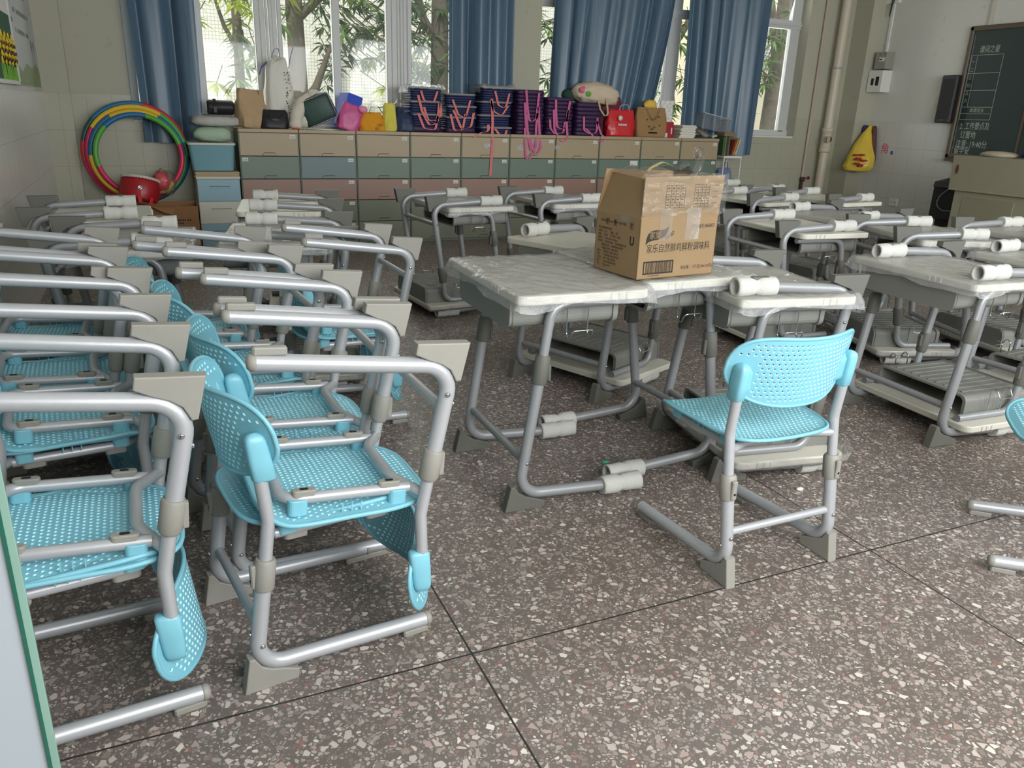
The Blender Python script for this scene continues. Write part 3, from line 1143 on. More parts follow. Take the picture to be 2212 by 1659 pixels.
# ------------------------------------------------------------------ school chair
def make_chair(lift):
    """Aqua chair on a silver cantilever frame; local +y is where the sitter faces, origin between the feet."""
    root = empty('school_chair')
    zs = 0.432 + lift

    def ypost(z):
        zb = .46 + lift
        return .007 + z * .135 if z < zb else .007 + zb * .135 - (z - zb) * .10
    for s in (-1, 1):
        x = .2 * s
        m = MB().use(M_STEEL)
        m.tube(fillet([(x, .455, .034), (x, .011, .058), (x, ypost(.32), .32)], .062, 8), .0188, 14)
        m.use(M_CHROME)
        m.lathe([(.0, .0), (.006, .0), (.006, .0035), (.003, .005), (0, .005)], 8, frame=lambda a, b, c, x=x, s=s: (x + s * (.0175 + c), .026 + a, .122 + b))
        m.lathe([(.0, .0), (.006, .0), (.006, .0035), (0, .005)], 8, frame=lambda a, b, c, x=x: (x + a, .006 - c, .15 + b))
        leg = m.build('leg_frame', None, root)
        m = MB().use(M_STEEL)
        zb = .46 + lift
        m.tube(fillet([(x, ypost(.24), .24), (x, ypost(zb), zb), (x, ypost(.62 + lift), .62 + lift)], .08, 6), .0152, 12)
        m.build('back_post', None, root)
        m = MB().use(M_CAP)
        a, b = Vector((x, ypost(.262), .262)), Vector((x, ypost(.337), .337))
        m.tube([a, a + (b - a) * .06, a + (b - a) * .90, b], .0, 16, radii=[.0225, .0245, .0245, .0205])
        m.box((x - .009, ypost(.3) - .032, .270), (x + .009, ypost(.3) - .018, .328), .003)
        cl = m.build('height_clamp', None, root)
        m = MB().use(M_DARK)
        m.lathe([(.0, 0), (.004, 0), (.004, .001), (0, .001)], 8, frame=lambda a, b, c, x=x: (x + a, ypost(.3) - .0325 - c * .5, .288 + b))
        m.build('locking_screw', None, cl)
        m = MB().use(M_CAP)
        m.prism([(-.022, 0), (.105, 0), (.108, .026), (.075, .0405), (.045, .050), (.022, .064), (.006, .092), (-.006, .090)], -.0165, .0165, .003,
                frame=lambda y, z, w, x=x: (x + w, y, z))
        m.build('foot_cap', None, root)
        m = MB().use(M_CAP)
        m.lathe([(0, .466), (.013, .465), (.0188, .459), (.0195, .452), (.0195, .448)], 14, frame=lambda a, b, c, x=x: (x + a, c, .034 + b))
        m.box((x - .011, .385, 0), (x + .011, .455, .019), .004)
        m.build('rail_end_cap', None, root)
    m = MB().use(M_STEEL)
    m.tube([(-.19, ypost(.16), .16), (.19, ypost(.16), .16)], .0125, 10)
    m.build('crossbar', None, root)
    zf = zs - .030
    m = MB().use(M_STEEL)
    m.tube(fillet([(.160, .085, zf), (.160, .385, zf), (-.160, .385, zf), (-.160, .085, zf)], .045, 5), .0138, 10)
    m.tube(fillet([(-.195, ypost(zf), zf + .006), (-.10, .112, zf - .002), (.10, .112, zf - .002), (.195, ypost(zf), zf + .006)], .12, 6), .0138, 10)
    m.build('seat_frame', None, root)
    for sx in (-1, 1):
        for yy in (.135, .335):
            m = MB().use(M_CAP)
            m.prism(rrect(sx * .160 - .011, yy - .028, sx * .160 + .011, yy + .028, .0108, 5), zf - .023, zf - .004, .003)
            m.use(M_DARK)
            m.prism(rrect(sx * .160 - .005, yy - .010, sx * .160 + .005, yy + .010, .0045, 4), zf - .0238, zf - .0228)
            m.build('seat_bracket', None, root)

    # seat
    def seat_z(x, y):
        z = zs + .014 * (x / .21) ** 2 + .012 * ((y - .05) / .4) - .004
        if y > .36:
            z -= .030 * ((y - .36) / .08) ** 2
        if y < .10:
            z += .016 * ((.10 - y) / .09) ** 2
        return z
    out = []
    for k in range(60):
        a = 2 * pi * k / 60
        c, s_ = cos(a), sin(a)
        e = 2 / 4.6
        px = math.copysign(abs(c) ** e, c)
        py = math.copysign(abs(s_) ** e, s_)
        w = .198 + .016 * py if py > 0 else .198 - .020 * (-py) ** 2
        out.append((px * w, .228 + py * (.212 if py > 0 else .205)))
    m = MB().use(M_BLUE)
    panel(m, out, .0152, .0042, .017, numnormal(lambda x, y: (x, y, seat_z(x, y))), .006, .0060, inner=M_BLUE_LIT)
    for sx in (-1, 1):
        for yy in (.115, .350):
            m.prism(rrect(sx * .164 - .015, yy - .022, sx * .164 + .015, yy + .022, .012, 4), zf - .002, zs + .006, .002)
        for k in range(3):
            m.box((sx * .182 - .0012, .205 + k * .022, zs - .018), (sx * .182 + .0012, .208 + k * .022, zs + .004))
    m.build('seat', None, root)

    # backrest
    zc = .648 + lift

    def by(x, z):
        return ypost(z) + .0265 - .074 * (1 - min(1.25, (x / .2) ** 2)) - .10 * (z - zc)
    out = []
    hw = .224
    for k in range(30):
        x = hw * cos(pi * k / 30)
        out.append((x, .106 * (1 - abs(x / hw) ** 5.5) ** (1 / 2.3) - .010 * (1 - (x / hw) ** 2)))
    for k in range(30):
        x = -hw * cos(pi * k / 30)
        out.append((x, -.112 * (1 - abs(x / hw) ** 3.0) ** (1 / 1.75)))
    m = MB().use(M_BLUE)
    bf = numnormal(lambda x, z: (x, by(x, z + zc), z + zc))
    panel(m, out, .0160, .0046, .014, bf, -.006, .0056, skip=lambda x, z: .152 < abs(x) and -.10 < z < .04, inner=M_BLUE_LIT)
    for s in (-1, 1):
        x = .2 * s
        # socket that takes the post, square-shouldered, running into the panel
        rings = []
        for z, k in ((zc - .090, .0), (zc - .089, .75), (zc - .084, .95), (zc - .04, 1), (zc - .01, 1), (zc + .006, .98), (zc + .016, .85), (zc + .022, .5), (zc + .024, .0)):
            ya, yb = ypost(min(z, zc + .01)) - .0195, by(x, z) + .001
            yb = max(yb, ya + .036)
            cyy, ry = (ya + yb) / 2, (yb - ya) / 2
            ring = []
            for q in range(16):
                t_ = 2 * pi * q / 16
                cc, ss = cos(t_), sin(t_)
                ring.append(m.vert((x + .0176 * k * math.copysign(abs(cc) ** .55, cc), cyy + ry * k * math.copysign(abs(ss) ** .55, ss), z)))
            rings.append(ring)
        for r0, r1 in zip(rings, rings[1:]):
            for q in range(16):
                m.face((r0[q], r0[(q + 1) % 16], r1[(q + 1) % 16], r1[q]), True)

        def wedge(u, v, s=s):
            xx = s * (.140 + .050 * u)
            zz = zc - .082 + (.105 - .02 * (1 - u)) * v
            d = min(1, 5 * v, 5 * (1 - v)) * u
            yb = by(xx, zz) - .001
            return (xx, yb + (min(yb, ypost(zz) - .008) - yb) * d, zz)
        m.grid(wedge, 12, 10)
    m.build('backrest', None, root)
    return root


def place(o, x, y, heading):
    o.matrix_world = Matrix.Translation((x, y, 0)) @ Matrix.Rotation(heading - pi / 2, 4, 'Z')


def place_inverted(o, x, y, phi, zt, tilt=0.0):
    o.matrix_world = (Matrix.Translation((x, y, zt)) @ Matrix.Rotation(phi - pi / 2, 4, 'Z') @ Matrix.Rotation(tilt, 4, 'X') @ Matrix.Rotation(pi, 4, 'Y'))


chair_high = make_chair(0.0)
chair_low = make_chair(-0.03)
place(chair_high, 1.632, 1.545, radians(90.5))
tag(chair_high, 'single upright aqua chair standing alone in the middle, back to the camera', 'chair')
ch = copy_tree(chair_high)
place(ch, 2.725, 1.125, radians(135))
tag(ch, 'aqua chair half outside the right edge, two rail ends and a seat tip showing', 'chair')
used_low = [False]


def low_chair():
    if not used_low[0]:
        used_low[0] = True
        return chair_low
    return copy_tree(chair_low)


ORD = ['nearest', 'second', 'third', 'farthest']


def chair_pair(cx, cy, phi, uhead, d, where, ups=None):
    """An upright chair with a second one upside down on its seat. (cx, cy): feet of the upper chair."""
    u = low_chair()
    if ups:
        place(u, ups[0], ups[1], radians(uhead))
    else:
        place(u, cx - d * cos(radians(uhead)), cy - d * sin(radians(uhead)), radians(uhead))
    tag(u, 'upright aqua chair, lower one of %s' % where, 'chair', 'stacked aqua chairs')
    v = low_chair()
    place_inverted(v, cx, cy, radians(phi), .803, radians(4.2))
    tag(v, 'upside-down aqua chair, upper one of %s' % where, 'chair', 'stacked aqua chairs')


rowA = [(.600, 1.81, 182, 8.6, (.067, 1.800)), (.577, 2.277, 181, 6, None), (.495, 2.81, 184, 6, None), (.40, 3.30, 176, 4, None)]
for i, (x, y, p, uh, ups) in enumerate(rowA):
    chair_pair(x, y, p, uh, .505, 'the %s pair in the middle chair row' % ORD[i], ups)
rowB = [(.036, 1.756, 181, 8.8, (-.486, 1.72)), (-.02, 2.49, 186, 8, None), (-.10, 2.91, 184, 5, None), (-.15, 3.395, 180, 4, None)]
for i, (x, y, p, uh, ups) in enumerate(rowB):
    chair_pair(x, y, p, uh, .505, 'the %s pair in the leftmost chair row' % ORD[i], ups)
chair_pair(.968, 3.29, 182, 2, .505, 'the lone pair right of the middle chair row')


# ------------------------------------------------------------------ school desk
def film_sheet(seed, lift):
    rnd = random.Random(seed)
    off = Vector((rnd.uniform(0, 50), rnd.uniform(0, 50), 0))
    zt = .767 + lift

    def fn(u, v):
        x = -.385 + .77 * u
        y = -.07 + .575 * v
        cx, cy_ = max(-.337, min(.337, x)), max(-.022, min(.457, y))
        over = sqrt((x - cx) ** 2 + (y - cy_) ** 2)
        p = Vector((x * 4 + y * 3, y * 15 - x * 5, 0)) + off
        w = abs(noise.noise(p)) * .010 + abs(noise.noise(p * 2.6)) * .005
        w2 = noise.noise(Vector((x * 5, y * 5, 3)) + off)
        if over > 0.0:
            k = min(1, over / .048)
            return (cx + (x - cx) * .26 + w * 1.4 * (x - cx) / max(over, .01), cy_ + (y - cy_) * .26 + w * 1.4 * (y - cy_) / max(over, .01), zt + .003 - k * (.048 + .04 * w2))
        bump = max(0, noise.noise(Vector((x * 3.2, y * 3.2, 9)) + off) - .25) * .045
        return (x, y, zt + .0025 + w + bump)
    m = MB().use(M_FILM)
    m.grid(fn, 64, 48)
    return m


def foam(m, x, rnd):
    prof = []
    for k in range(15):
        t = k / 14
        r = .0330 - .0065 * math.exp(-((t - .5) / .06) ** 2) + .0012 * sin(9 * t + rnd)
        prof.append((r, .360 + .155 * t))
    prof += [(.0245, .515), (.0225, .500), (.0205, .45)]
    m.lathe(prof, 18, frame=lambda a, b, c: (x + a * (1 + .05 * sin(c * 40 + rnd)), c, .034 + b * .97 + (.004 if b > 0 else 0)))


def make_desk(lift, film, foamed=True, seed=1):
    """Grey school desk; local +y is the sitter's side, origin between the feet."""
    root = empty('school_desk')

    def yp(z):
        return .030 + .135 * z
    zb = .722 + lift
    for s in (-1, 1):
        x = .265 * s
        m = MB().use(M_STEEL_D)
        m.tube(fillet([(x, .455, .034), (x, yp(.056) - .006, .056), (x, yp(.50), .50)], .072, 8), .0195, 14)
        m.use(M_CHROME)
        m.lathe([(0, 0), (.006, 0), (.006, .003), (0, .0045)], 8, frame=lambda a, b, c, x=x, s=s: (x + s * (.0185 + c), yp(.175) + a, .175 + b))
        m.build('leg_frame', None, root)
        m = MB().use(M_STEEL_D)
        m.tube(fillet([(x, yp(.43), .43), (x, yp(zb), zb), (x, .440, zb)], .065, 7), .0165, 12)
        m.build('top_rail', None, root)
        m = MB().use(M_CAP_D)
        a, b = Vector((x, yp(.455), .455)), Vector((x, yp(.552), .552))
        m.tube([a, a + (b - a) * .05, a + (b - a) * .92, b], .0, 16, radii=[.0245, .0265, .0255, .0215])
        m.box((x - .011, yp(.5) + .022, .462), (x + .011, yp(.5) + .034, .520), .003)
        m.build('height_clamp', None, root)
        m = MB().use(M_CAP_D)
        m.prism([(-.022, 0), (.125, 0), (.128, .024), (.09, .039), (.055, .050), (.030, .066), (.012, .095), (-.002, .092)], -.019, .019, .003, frame=lambda y, z, w, x=x: (x + w, y, z))
        m.build('foot_cap', None, root)
        m = MB().use(M_CAP_D)
        m.lathe([(0, .468), (.013, .467), (.0195, .460), (.0202, .452), (.0202, .446)], 14, frame=lambda a, b, c, x=x: (x + a, c, .034 + b))
        m.box((x - .011, .385, 0), (x + .011, .455, .018), .004)
        m.build('rail_end_cap', None, root)
        if foamed:
            m = MB().use(M_FOAM)
            foam(m, x, seed + s)
            fo = m.build('foam_sleeve', None, root)
            fo['label'] = 'white packing foam taped round the rail end'
        m = MB().use(M_CHROME)
        xo = .262 * s
        w = .045 * s
        m.tube(fillet([(xo, .185, zb), (xo, .185, zb - .105), (xo + w * .5, .185, zb - .125), (xo + w, .185, zb - .085), (xo + w, .262, zb - .085), (xo + w * .5, .262, zb - .125), (xo, .262, zb - .105), (xo, .262, zb)], .012, 4), .0026, 6)
        m.build('bag_hook', None, root)
    m = MB().use(M_STEEL_D)
    m.tube([(-.26, yp(.175), .175), (.26, yp(.175), .175)], .0145, 10)
    m.build('crossbar', None, root)
    # book tray, open on the sitter's side
    z1, z0 = .735 + lift, .640 + lift
    m = MB().use(M_TRAY)
    xo, r, t = .240, .030, .006

    def arc(cx, cz, rr, a0, a1, n=5):
        return [(cx + rr * cos(a0 + (a1 - a0) * k / n), cz + rr * sin(a0 + (a1 - a0) * k / n)) for k in range(n + 1)]
    U = [(-xo, z1)] + arc(-xo + r, z0 + r, r, pi, 1.5 * pi) + arc(xo - r, z0 + r, r, 1.5 * pi, 2 * pi) + [(xo, z1)]
    U += [(xo - t, z1)] + arc(xo - r, z0 + r, r - t, 2 * pi, 1.5 * pi) + arc(-xo + r, z0 + r, r - t, 1.5 * pi, pi) + [(-xo + t, z1)]
    m.prism(U[::-1], .0, .375, 0, frame=lambda a, b, c: (a, c, b))
    W = [(-xo, z1)] + arc(-xo + r, z0 + r, r, pi, 1.5 * pi) + arc(xo - r, z0 + r, r, 1.5 * pi, 2 * pi) + [(xo, z1)]
    m.prism(W[::-1], -.012, .001, .004, frame=lambda a, b, c: (a, c, b))
    Ub = [(p[0] * 1.025, p[1] - (.004 if p[1] < z1 - .01 else 0)) for p in U[:len(U) // 2]] + [(p[0] * .985, p[1]) for p in U[len(U) // 2:]]
    m.prism(Ub[::-1], .366, .384, 0, frame=lambda a, b, c: (a, c, b))
    for k in range(9):
        m.box((-.18 + k * .045 - .004, .03, z0 - .004), (-.18 + k * .045 + .004, .34, z0 + .002))
    m.build('book_tray', None, root)
    m = MB().use(M_TOP)
    m.prism(rrect(-.335, -.020, .335, .455, .038, 6), .737 + lift, .767 + lift, .0055, smooth=False)
    for k in range(3):
        m.box((.10 + k * .028, -.0245, .741 + lift), (.114 + k * .028, -.015, .763 + lift), .002)
        m.box((.330, .30 + k * .028, .741 + lift), (.339, .314 + k * .028, .763 + lift), .002)
        m.box((-.339, .30 + k * .028, .741 + lift), (-.330, .314 + k * .028, .763 + lift), .002)
    m.build('tabletop', None, root)
    if film:
        f = film_sheet(seed, lift).build('plastic_film', None, root)
        f['label'] = 'crumpled clear plastic film round the tabletop'
    return root


PROTO = {}


def desk(kind):
    """kind: (high, film variant or 0). The first call builds it, later ones copy it with its parts."""
    if kind not in PROTO:
        PROTO[kind] = make_desk(0.0 if kind[0] else -.05, kind[1] > 0, True, kind[1] + 3)
        return PROTO[kind]
    return copy_tree(PROTO[kind])


d1 = desk((True, 1))
place(d1, 1.022, 2.455, radians(-1.5))
tag(d1, 'upright desk wrapped in crumpled film, left of the pair facing each other in the middle', 'desk')
d2 = desk((True, 2))
place(d2, 1.955, 2.535, radians(181))
tag(d2, 'upright film-wrapped desk carrying the big cardboard box', 'desk')

ZT = .785


def desk_pair(capx, capy, phi, where, f_up=0, f_dn=0, L=.57, up_rot=0):
    """Two desks nested for storage: one upright, the other upside down with its top on the first one's rails."""
    a = radians(phi)
    u = desk((False, f_up))
    place(u, capx + L * cos(a), capy + L * sin(a), a + pi + radians(up_rot))
    tag(u, 'upright grey desk, nested pair %s' % where, 'desk', 'nested grey desks')
    v = desk((False, f_dn))
    place_inverted(v, capx, capy, a, ZT)
    tag(v, 'upside-down grey desk, nested pair %s' % where, 'desk', 'nested grey desks')


desk_pair(-.59, 4.78, 1, 'by the left wall, nearer to the hula hoops')
desk_pair(-.43, 3.88, -4, 'by the left wall, just behind the chairs', 1, 1)
desk_pair(1.06, 4.97, 171, 'in front of the leftmost tall drawer units')
desk_pair(.88, 3.84, 169, 'right behind the middle chair row', 2, 2)
desk_pair(1.56, 5.04, 5, 'at the back, left of the drawer-front tapes, film on top', 1, 1)
desk_pair(2.36, 5.13, 3, 'at the back, just left of the cardboard box', 2, 2)
desk_pair(2.25, 3.49, -157, 'standing askew behind the cardboard box')
desk_pair(2.375, 2.31, 171, 'between box desk and single chair back', 1, 2, .50)
desk_pair(4.05, 4.985, 7, 'at the back, to the right of the cardboard box')
desk_pair(4.53, 5.66, 7, 'farthest back, below the right end of the drawer units')
desk_pair(4.74, 4.89, 6, 'at the back in front of the white drain pipe')
desk_pair(4.55, 4.00, -172, 'with foam ends turned left, below the yellow bag', 1, 0)
desk_pair(3.16, 3.63, -4, 'with a bare cream top, right of the cardboard box')
desk_pair(3.77, 3.30, -19, 'turned askew behind the nearest right-hand pair', 2, 1)
desk_pair(4.45, 3.05, -7, 'in front of the lectern', 1, 2)
desk_pair(3.53, 2.31, 177, 'nearest on the right, foam ends facing the camera', 1, 0)
desk_pair(4.33, 2.33, -176, 'half cut off by the right edge of the photo', 2, 1)

# ------------------------------------------------------------------ drawer units along the back wall
DR = {
    'beige': mat('beige_plastic', S(170, 153, 124), .42, var=.05, vscale=5, dirt=((.28, .24, .18), 14, .66, .25)),
    'green': mat('sage_plastic', S(108, 126, 112), .42, var=.05, vscale=5, dirt=((.2, .22, .18), 14, .66, .25)),
    'teal': mat('teal_grey_plastic', S(108, 129, 131), .42, var=.05, vscale=5),
    'pink': mat('dusty_pink_plastic', S(150, 120, 106), .42, var=.05, vscale=5, dirt=((.22, .16, .13), 14, .66, .25)),
    'olive': mat('olive_plastic', S(112, 118, 99), .42, var=.05, vscale=5),
    'grey': mat('khaki_grey_plastic', S(126, 128, 110), .42, var=.05, vscale=5),
}
FY = 7.84
CT = 1.082
ROWS = [(.842, 1.046, 'beige'), (.635, .838, 'green'), (.433, .631, 'pink'), (.221, .429, 'olive'), (.022, .217, 'grey')]


def drawer_front(root, x0, x1, z0, z1, y, m, handle_w=.13, tag_side=None, tag_w=.05, tag_h=.030):
    mb = MB()
    mb.box((x0, y - .006, z0), (x1, y + .36, z1), .004)
    d = mb.build('drawer', m, root)
    cx = (x0 + x1) / 2
    h = MB().use(M_DARK)  # dark outline and top line paint in the shade around the grip
    w = handle_w / 2
    h.prism([(cx - w - .002, z0 + .001), (cx + w + .002, z0 + .001), (cx + w - .014, z0 + .030), (cx - w + .014, z0 + .030)], 0, .0035, 0, frame=lambda a, b, c: (a, y - .004 - c, b))
    h.use(m)
    h.prism([(cx - w, z0 + .002), (cx + w, z0 + .002), (cx + w - .014, z0 + .027), (cx - w + .014, z0 + .027)], 0, .009, .002, frame=lambda a, b, c: (a, y - .004 - c, b))
    h.use(M_DARK)
    h.prism([(cx - w + .018, z0 + .026), (cx + w - .018, z0 + .026), (cx + w - .020, z0 + .0285), (cx - w + .020, z0 + .0285)], 0, .0095, 0, frame=lambda a, b, c: (a, y - .004 - c, b))
    h.build('handle', None, d)
    if tag_side is not None:
        t = MB().use(M_PAPER)
        tx = x1 - .022 - tag_w if tag_side > 0 else x0 + .014
        tz = z1 - .014 - tag_h
        t.box((tx, y - .0075, tz), (tx + tag_w, y - .0055, tz + tag_h))
        t.use(M_INK)
        rr = random.Random(int(x0 * 1000 + z0 * 777))
        for k in range(3):
            bx = tx + .008 + k * .0125
            for q in range(3):
                a, b = rr.uniform(0, .006), rr.uniform(0, .008)
                t.box((bx + a * .3, y - .0079, tz + .009 + q * .0036), (bx + .0085 - a * .4, y - .0074, tz + .0105 + q * .0036))
            t.box((bx + .003, y - .0079, tz + .008), (bx + .005, y - .0074, tz + .020))
        p = t.build('name_tag', None, d)
        p['label'] = 'small white paper name tag stuck on the drawer'
    return d


WHO = ['under the brown paper bag', 'under the dark green duffel', 'under the yellow bag', 'under the first navy bag stack', 'under the navy bag stack with the long hanging pink strap',
       'under the purple stack whose straps hang lowest', 'under the middle purple stack', 'under the red carrier bag', 'under the brown jute bag', 'under the stack of books']
for i in range(10):
    x0 = .785 + .5425 * i
    x1 = x0 + .5365
    root = empty('drawer_unit', (0, 0, 0))
    tag(root, 'five-drawer pastel plastic unit %s' % WHO[i], 'drawer unit', 'pastel drawer units in a row under the windows')
    mb = MB().use(DR['beige'])
    mb.box((x0 - .001, FY - .012, 1.048), (x1 + .001, 8.235, CT), .006)
    mb.use(DR['green'])
    mb.box((x0, FY + .004, .0), (x0 + .008, 8.23, 1.05))
    mb.box((x1 - .008, FY + .004, .0), (x1, 8.23, 1.05))
    mb.box((x0, 8.222, .0), (x1, 8.23, 1.05))
    mb.box((x0, FY + .01, .0), (x1, 8.23, .02))
    mb.build('cabinet_body', None, root)
    for r, (z0, z1, c) in enumerate(ROWS):
        if r == 1 and i == 1:
            c = 'teal'
        side = 1
        if (i, r) == (0, 1):
            side = -1
        if (i, r) in ((0, 2), (0, 3), (0, 4), (2, 3), (4, 3)):
            side = None
        big = (i, r) == (7, 1)
        drawer_front(root, x0 + .006, x1 - .006, z0, z1, FY, DR[c], .13, side, .10 if big else .052, .055 if big else .032)

# torn tape left on the drawer fronts
for (tx, tz, w, h, who) in ((3.24, .965, .10, .06, 'below the long hanging pink strap'), (3.62, .95, .12, .075, 'on the beige drawer behind the lowest hanging straps'), (4.06, .955, .10, .06, 'on the beige drawer below the middle purple stack')):
    rr = random.Random(int(tx * 100))
    mb = MB()
    pts = [(tx + w * .5 * cos(a) * rr.uniform(.7, 1.1), tz + h * .5 * sin(a) * rr.uniform(.7, 1.1)) for a in [k * pi / 5 for k in range(10)]]
    mb.prism(pts, 0, .0015, 0, frame=lambda a, b, c: (a, FY - .0065 - c, b))
    tag(mb.build('tape_scrap', M_FILM), 'torn clear tape scrap %s' % who, 'tape')

# ------------------------------------------------------------------ left corner: small drawers, bin, hoops
M_PB = mat('powder_blue_plastic', S(140, 176, 190), .45, var=.06, vscale=6, dirt=((.1, .12, .14), 22, .68, .5))
M_OW = mat('off_white_plastic', S(206, 205, 192), .45, var=.05, vscale=6, dirt=((.2, .2, .18), 22, .68, .4))
root = empty('small_drawer_unit', (0, 0, 0))
tag(root, 'narrow drawer unit with blue and white drawers, left of the tall pastel units', 'drawer unit')
mb = MB().use(M_OW)
mb.box((.385, 7.73, .642), (.765, 8.18, .662), .005)
mb.box((.39, 7.75, .0), (.76, 8.17, .645), .004)
mb.build('cabinet_body', None, root)
for z0, z1, m in ((.444, .638, M_PB), (.244, .44, M_OW), (.044, .24, M_PB)):
    mb = MB()
    mb.box((.392, 7.738, z0), (.758, 7.80, z1), .004)
    d = mb.build('drawer', m, root)
    h = MB().use(m)
    zz = z0 + .115
    h.prism([(.50, zz), (.66, zz), (.672, zz + .018), (.488, zz + .018)], 0, .004, .001, frame=lambda a, b, c: (a, 7.738 - c, b))
    h.use(M_DARK)  # dark line painted in as the shade along the grip edge
    h.prism([(.492, zz + .017), (.668, zz + .017), (.668, zz + .020), (.492, zz + .020)], 0, .0045, 0, frame=lambda a, b, c: (a, 7.738 - c, b))
    h.build('handle', None, d)
mb = MB().use(M_PAPER)
for k in range(5):
    mb.box((.38 + .006 * (k % 3), 7.74 + .01 * (k % 2), .663 + k * .008), (.765 - .008 * (k % 2), 8.15, .670 + k * .008))
tag(mb.build('paper_pile', mat('kraft_sheets', S(190, 170, 140), .8)), 'flat pile of paper sheets between the small drawer unit and the blue bin', 'paper')
bpy.data.objects['paper_pile'].data.materials[0] = bpy.data.materials['kraft_sheets']

root = empty('storage_bin', (.55, 7.98, .705))
tag(root, 'blue plastic storage bin with pale rim on top of the small drawers', 'storage bin')
mb = MB().use(mat('bin_blue', S(112, 158, 172), .4, var=.05))
mb.prism(rrect(-.175, -.15, .175, .15, .03, 4), 0, .03, .006)

def bin_wall(u, v):
    pts = rrect(-.175 - .02 * v, -.15 - .02 * v, .175 + .02 * v, .15 + .02 * v, .03, 4)
    k = int(round(u * len(pts))) % len(pts)
    return (pts[k][0], pts[k][1], .005 + .225 * v)
n = len(rrect(0, 0, 1, 1, .1, 4))
mb.grid(bin_wall, n, 3, True, True)
mb.build('bin_body', None, root)
mb = MB().use(M_OW)
mb.prism(rrect(-.205, -.18, .205, .18, .035, 4), .226, .246, .005)
mb.build('lid', None, root)

mb = MB()
mb.blob((.575, 7.97, 1.022), (.33, .26, .13), p=2.6, seed=3, amp=.12)
tag(mb.build('green_towel', mat('sage_fleece', S(176, 200, 176), .9, var=.08, bump=.3, bscale=60)), 'folded pale green towel on the lid of the blue bin', 'towel')
mb = MB()
mb.blob((.63, 8.02, 1.135), (.44, .3, .10), p=3, seed=9, amp=.12)
tag(mb.build('folded_cloth', mat('grey_print_cloth', S(190, 190, 184), .9, var=.25, vscale=22)), 'folded grey white printed cloth under the black roll bag', 'cloth')
root = empty('roll_bag', (.665, 8.0, 1.19))
tag(root, 'black rolled sports bag lying on the folded cloth at the left cabinet end', 'bag')
mb = MB()
mb.prism([(.075 * cos(a) * 1.15, .065 + .065 * sin(a)) for a in [k * pi / 8 for k in range(16)]], -.118, .118, .02, True, frame=lambda a, b, c: (c, a, b))
mb.build('bag_body', mat('black_nylon', S(30, 31, 33), .5, var=.2, vscale=20, bump=.2, bscale=40), root)
mb = MB()
mb.ribbon([(-.05, -.09, .02), (-.05, -.092, .07), (-.05, -.03, .135), (-.05, .05, .12)], (1, 0, 0), .025)
mb.build('strap', M_RUBBER, root)

HC = [mat('hoop_red', S(196, 40, 56), .4), mat('hoop_blue', S(34, 112, 160), .4), mat('hoop_yellow', S(232, 190, 48), .4), mat('hoop_green', S(84, 168, 60), .4), mat('hoop_dark_green', S(20, 88, 76), .4), mat('hoop_magenta', S(204, 40, 92), .4)]
hoops = [(-.075, 8.085, .845, .425, 82, [0, 0, 1, 1, 4, 0, 5, 5, 3, 4, 1, 1], .3, 'outermost hula hoop, leaning against the tiles behind the others'),
         (-.065, 8.040, .838, .402, 81, [2, 2, 2, 5, 5, 0, 0, 1, 1, 1, 3, 3], 1.0, 'hula hoop with a long yellow stretch at its top left'),
         (-.060, 7.995, .828, .376, 80, [1, 1, 2, 2, 0, 0, 3, 3, 1, 1, 2, 2], 2.1, 'hula hoop with a blue stretch on the upper left, third from the wall'),
         (-.050, 7.945, .832, .348, 79, [3, 5, 5, 2, 2, 5, 5, 3, 3, 1, 1, 3], 2.9, 'innermost hula hoop, nearest to the camera, red and green below')]
for hx, hy, hz, R, lean, cols, rot, lab in hoops:
    mb = MB()
    L = radians(lean)
    seg = len(cols)
    for k, c in enumerate(cols):
        a0, a1 = rot + 2 * pi * k / seg, rot + 2 * pi * (k + 1) / seg
        mb.use(HC[c])
        pts = []
        for q in range(7):
            a = a0 + (a1 - a0) * q / 6
            x, r_ = R * cos(a), R * sin(a)
            pts.append((hx + x, hy + r_ * cos(L) * .55, hz + r_ * sin(L)))
        mb.tube(pts, .0225, 10, caps=True)
    tag(mb.build('hula_hoop'), lab, 'hula hoop', 'hula hoops in the left back corner')

# red drum and things inside the hoops
root = empty('drum', (-.10, 7.78, .445))
tag(root, 'red toy drum with white rim and red strap, seen through the hula hoops', 'drum')
mb = MB().use(mat('drum_red', S(168, 26, 34), .35, var=.05))
mb.lathe([(.150, 0), (.158, .02), (.162, .10), (.158, .17), (.152, .185)], 28)
mb.build('shell', None, root)
mb = MB().use(M_OW)
for k in range(40):
    a = 2 * pi * k / 40
    mb.prism([(-.010, 0), (.010, 0), (.006, .02), (-.006, .02)], .150, .163, .001, frame=lambda x, z, w, a=a: (w * cos(a) - x * sin(a), w * sin(a) + x * cos(a), .205 - z))
mb.lathe([(.0, .186), (.150, .186), (.160, .192), (.162, .206), (.150, .21), (.0, .208)], 28)
mb.build('rim', None, root)
mb = MB().use(M_CHROME)
mb.lathe([(0, 0), (.020, 0), (.022, .004), (.014, .008), (.012, .006), (0, .006)], 16, frame=lambda a, b, c: (a, -.160 - c, .10 + b))
mb.build('badge', None, root)
mb = MB().use(mat('red_strap', S(196, 34, 52), .7))
mb.ribbon([(-.01, -.16, .09), (.0, -.175, .02), (.02, -.185, -.06), (.04, -.185, -.09)], (1, 0, 0), .03)
mb.ribbon([(.10, -.14, .03), (.09, -.17, -.03), (.06, -.185, -.08), (.04, -.187, -.09)], (1, 0, 0), .026)
mb.build('strap', None, root)
root.rotation_euler = (radians(-14), radians(10), 0)
mb = MB().use(mat('red_bag_plastic', S(206, 44, 58), .4))
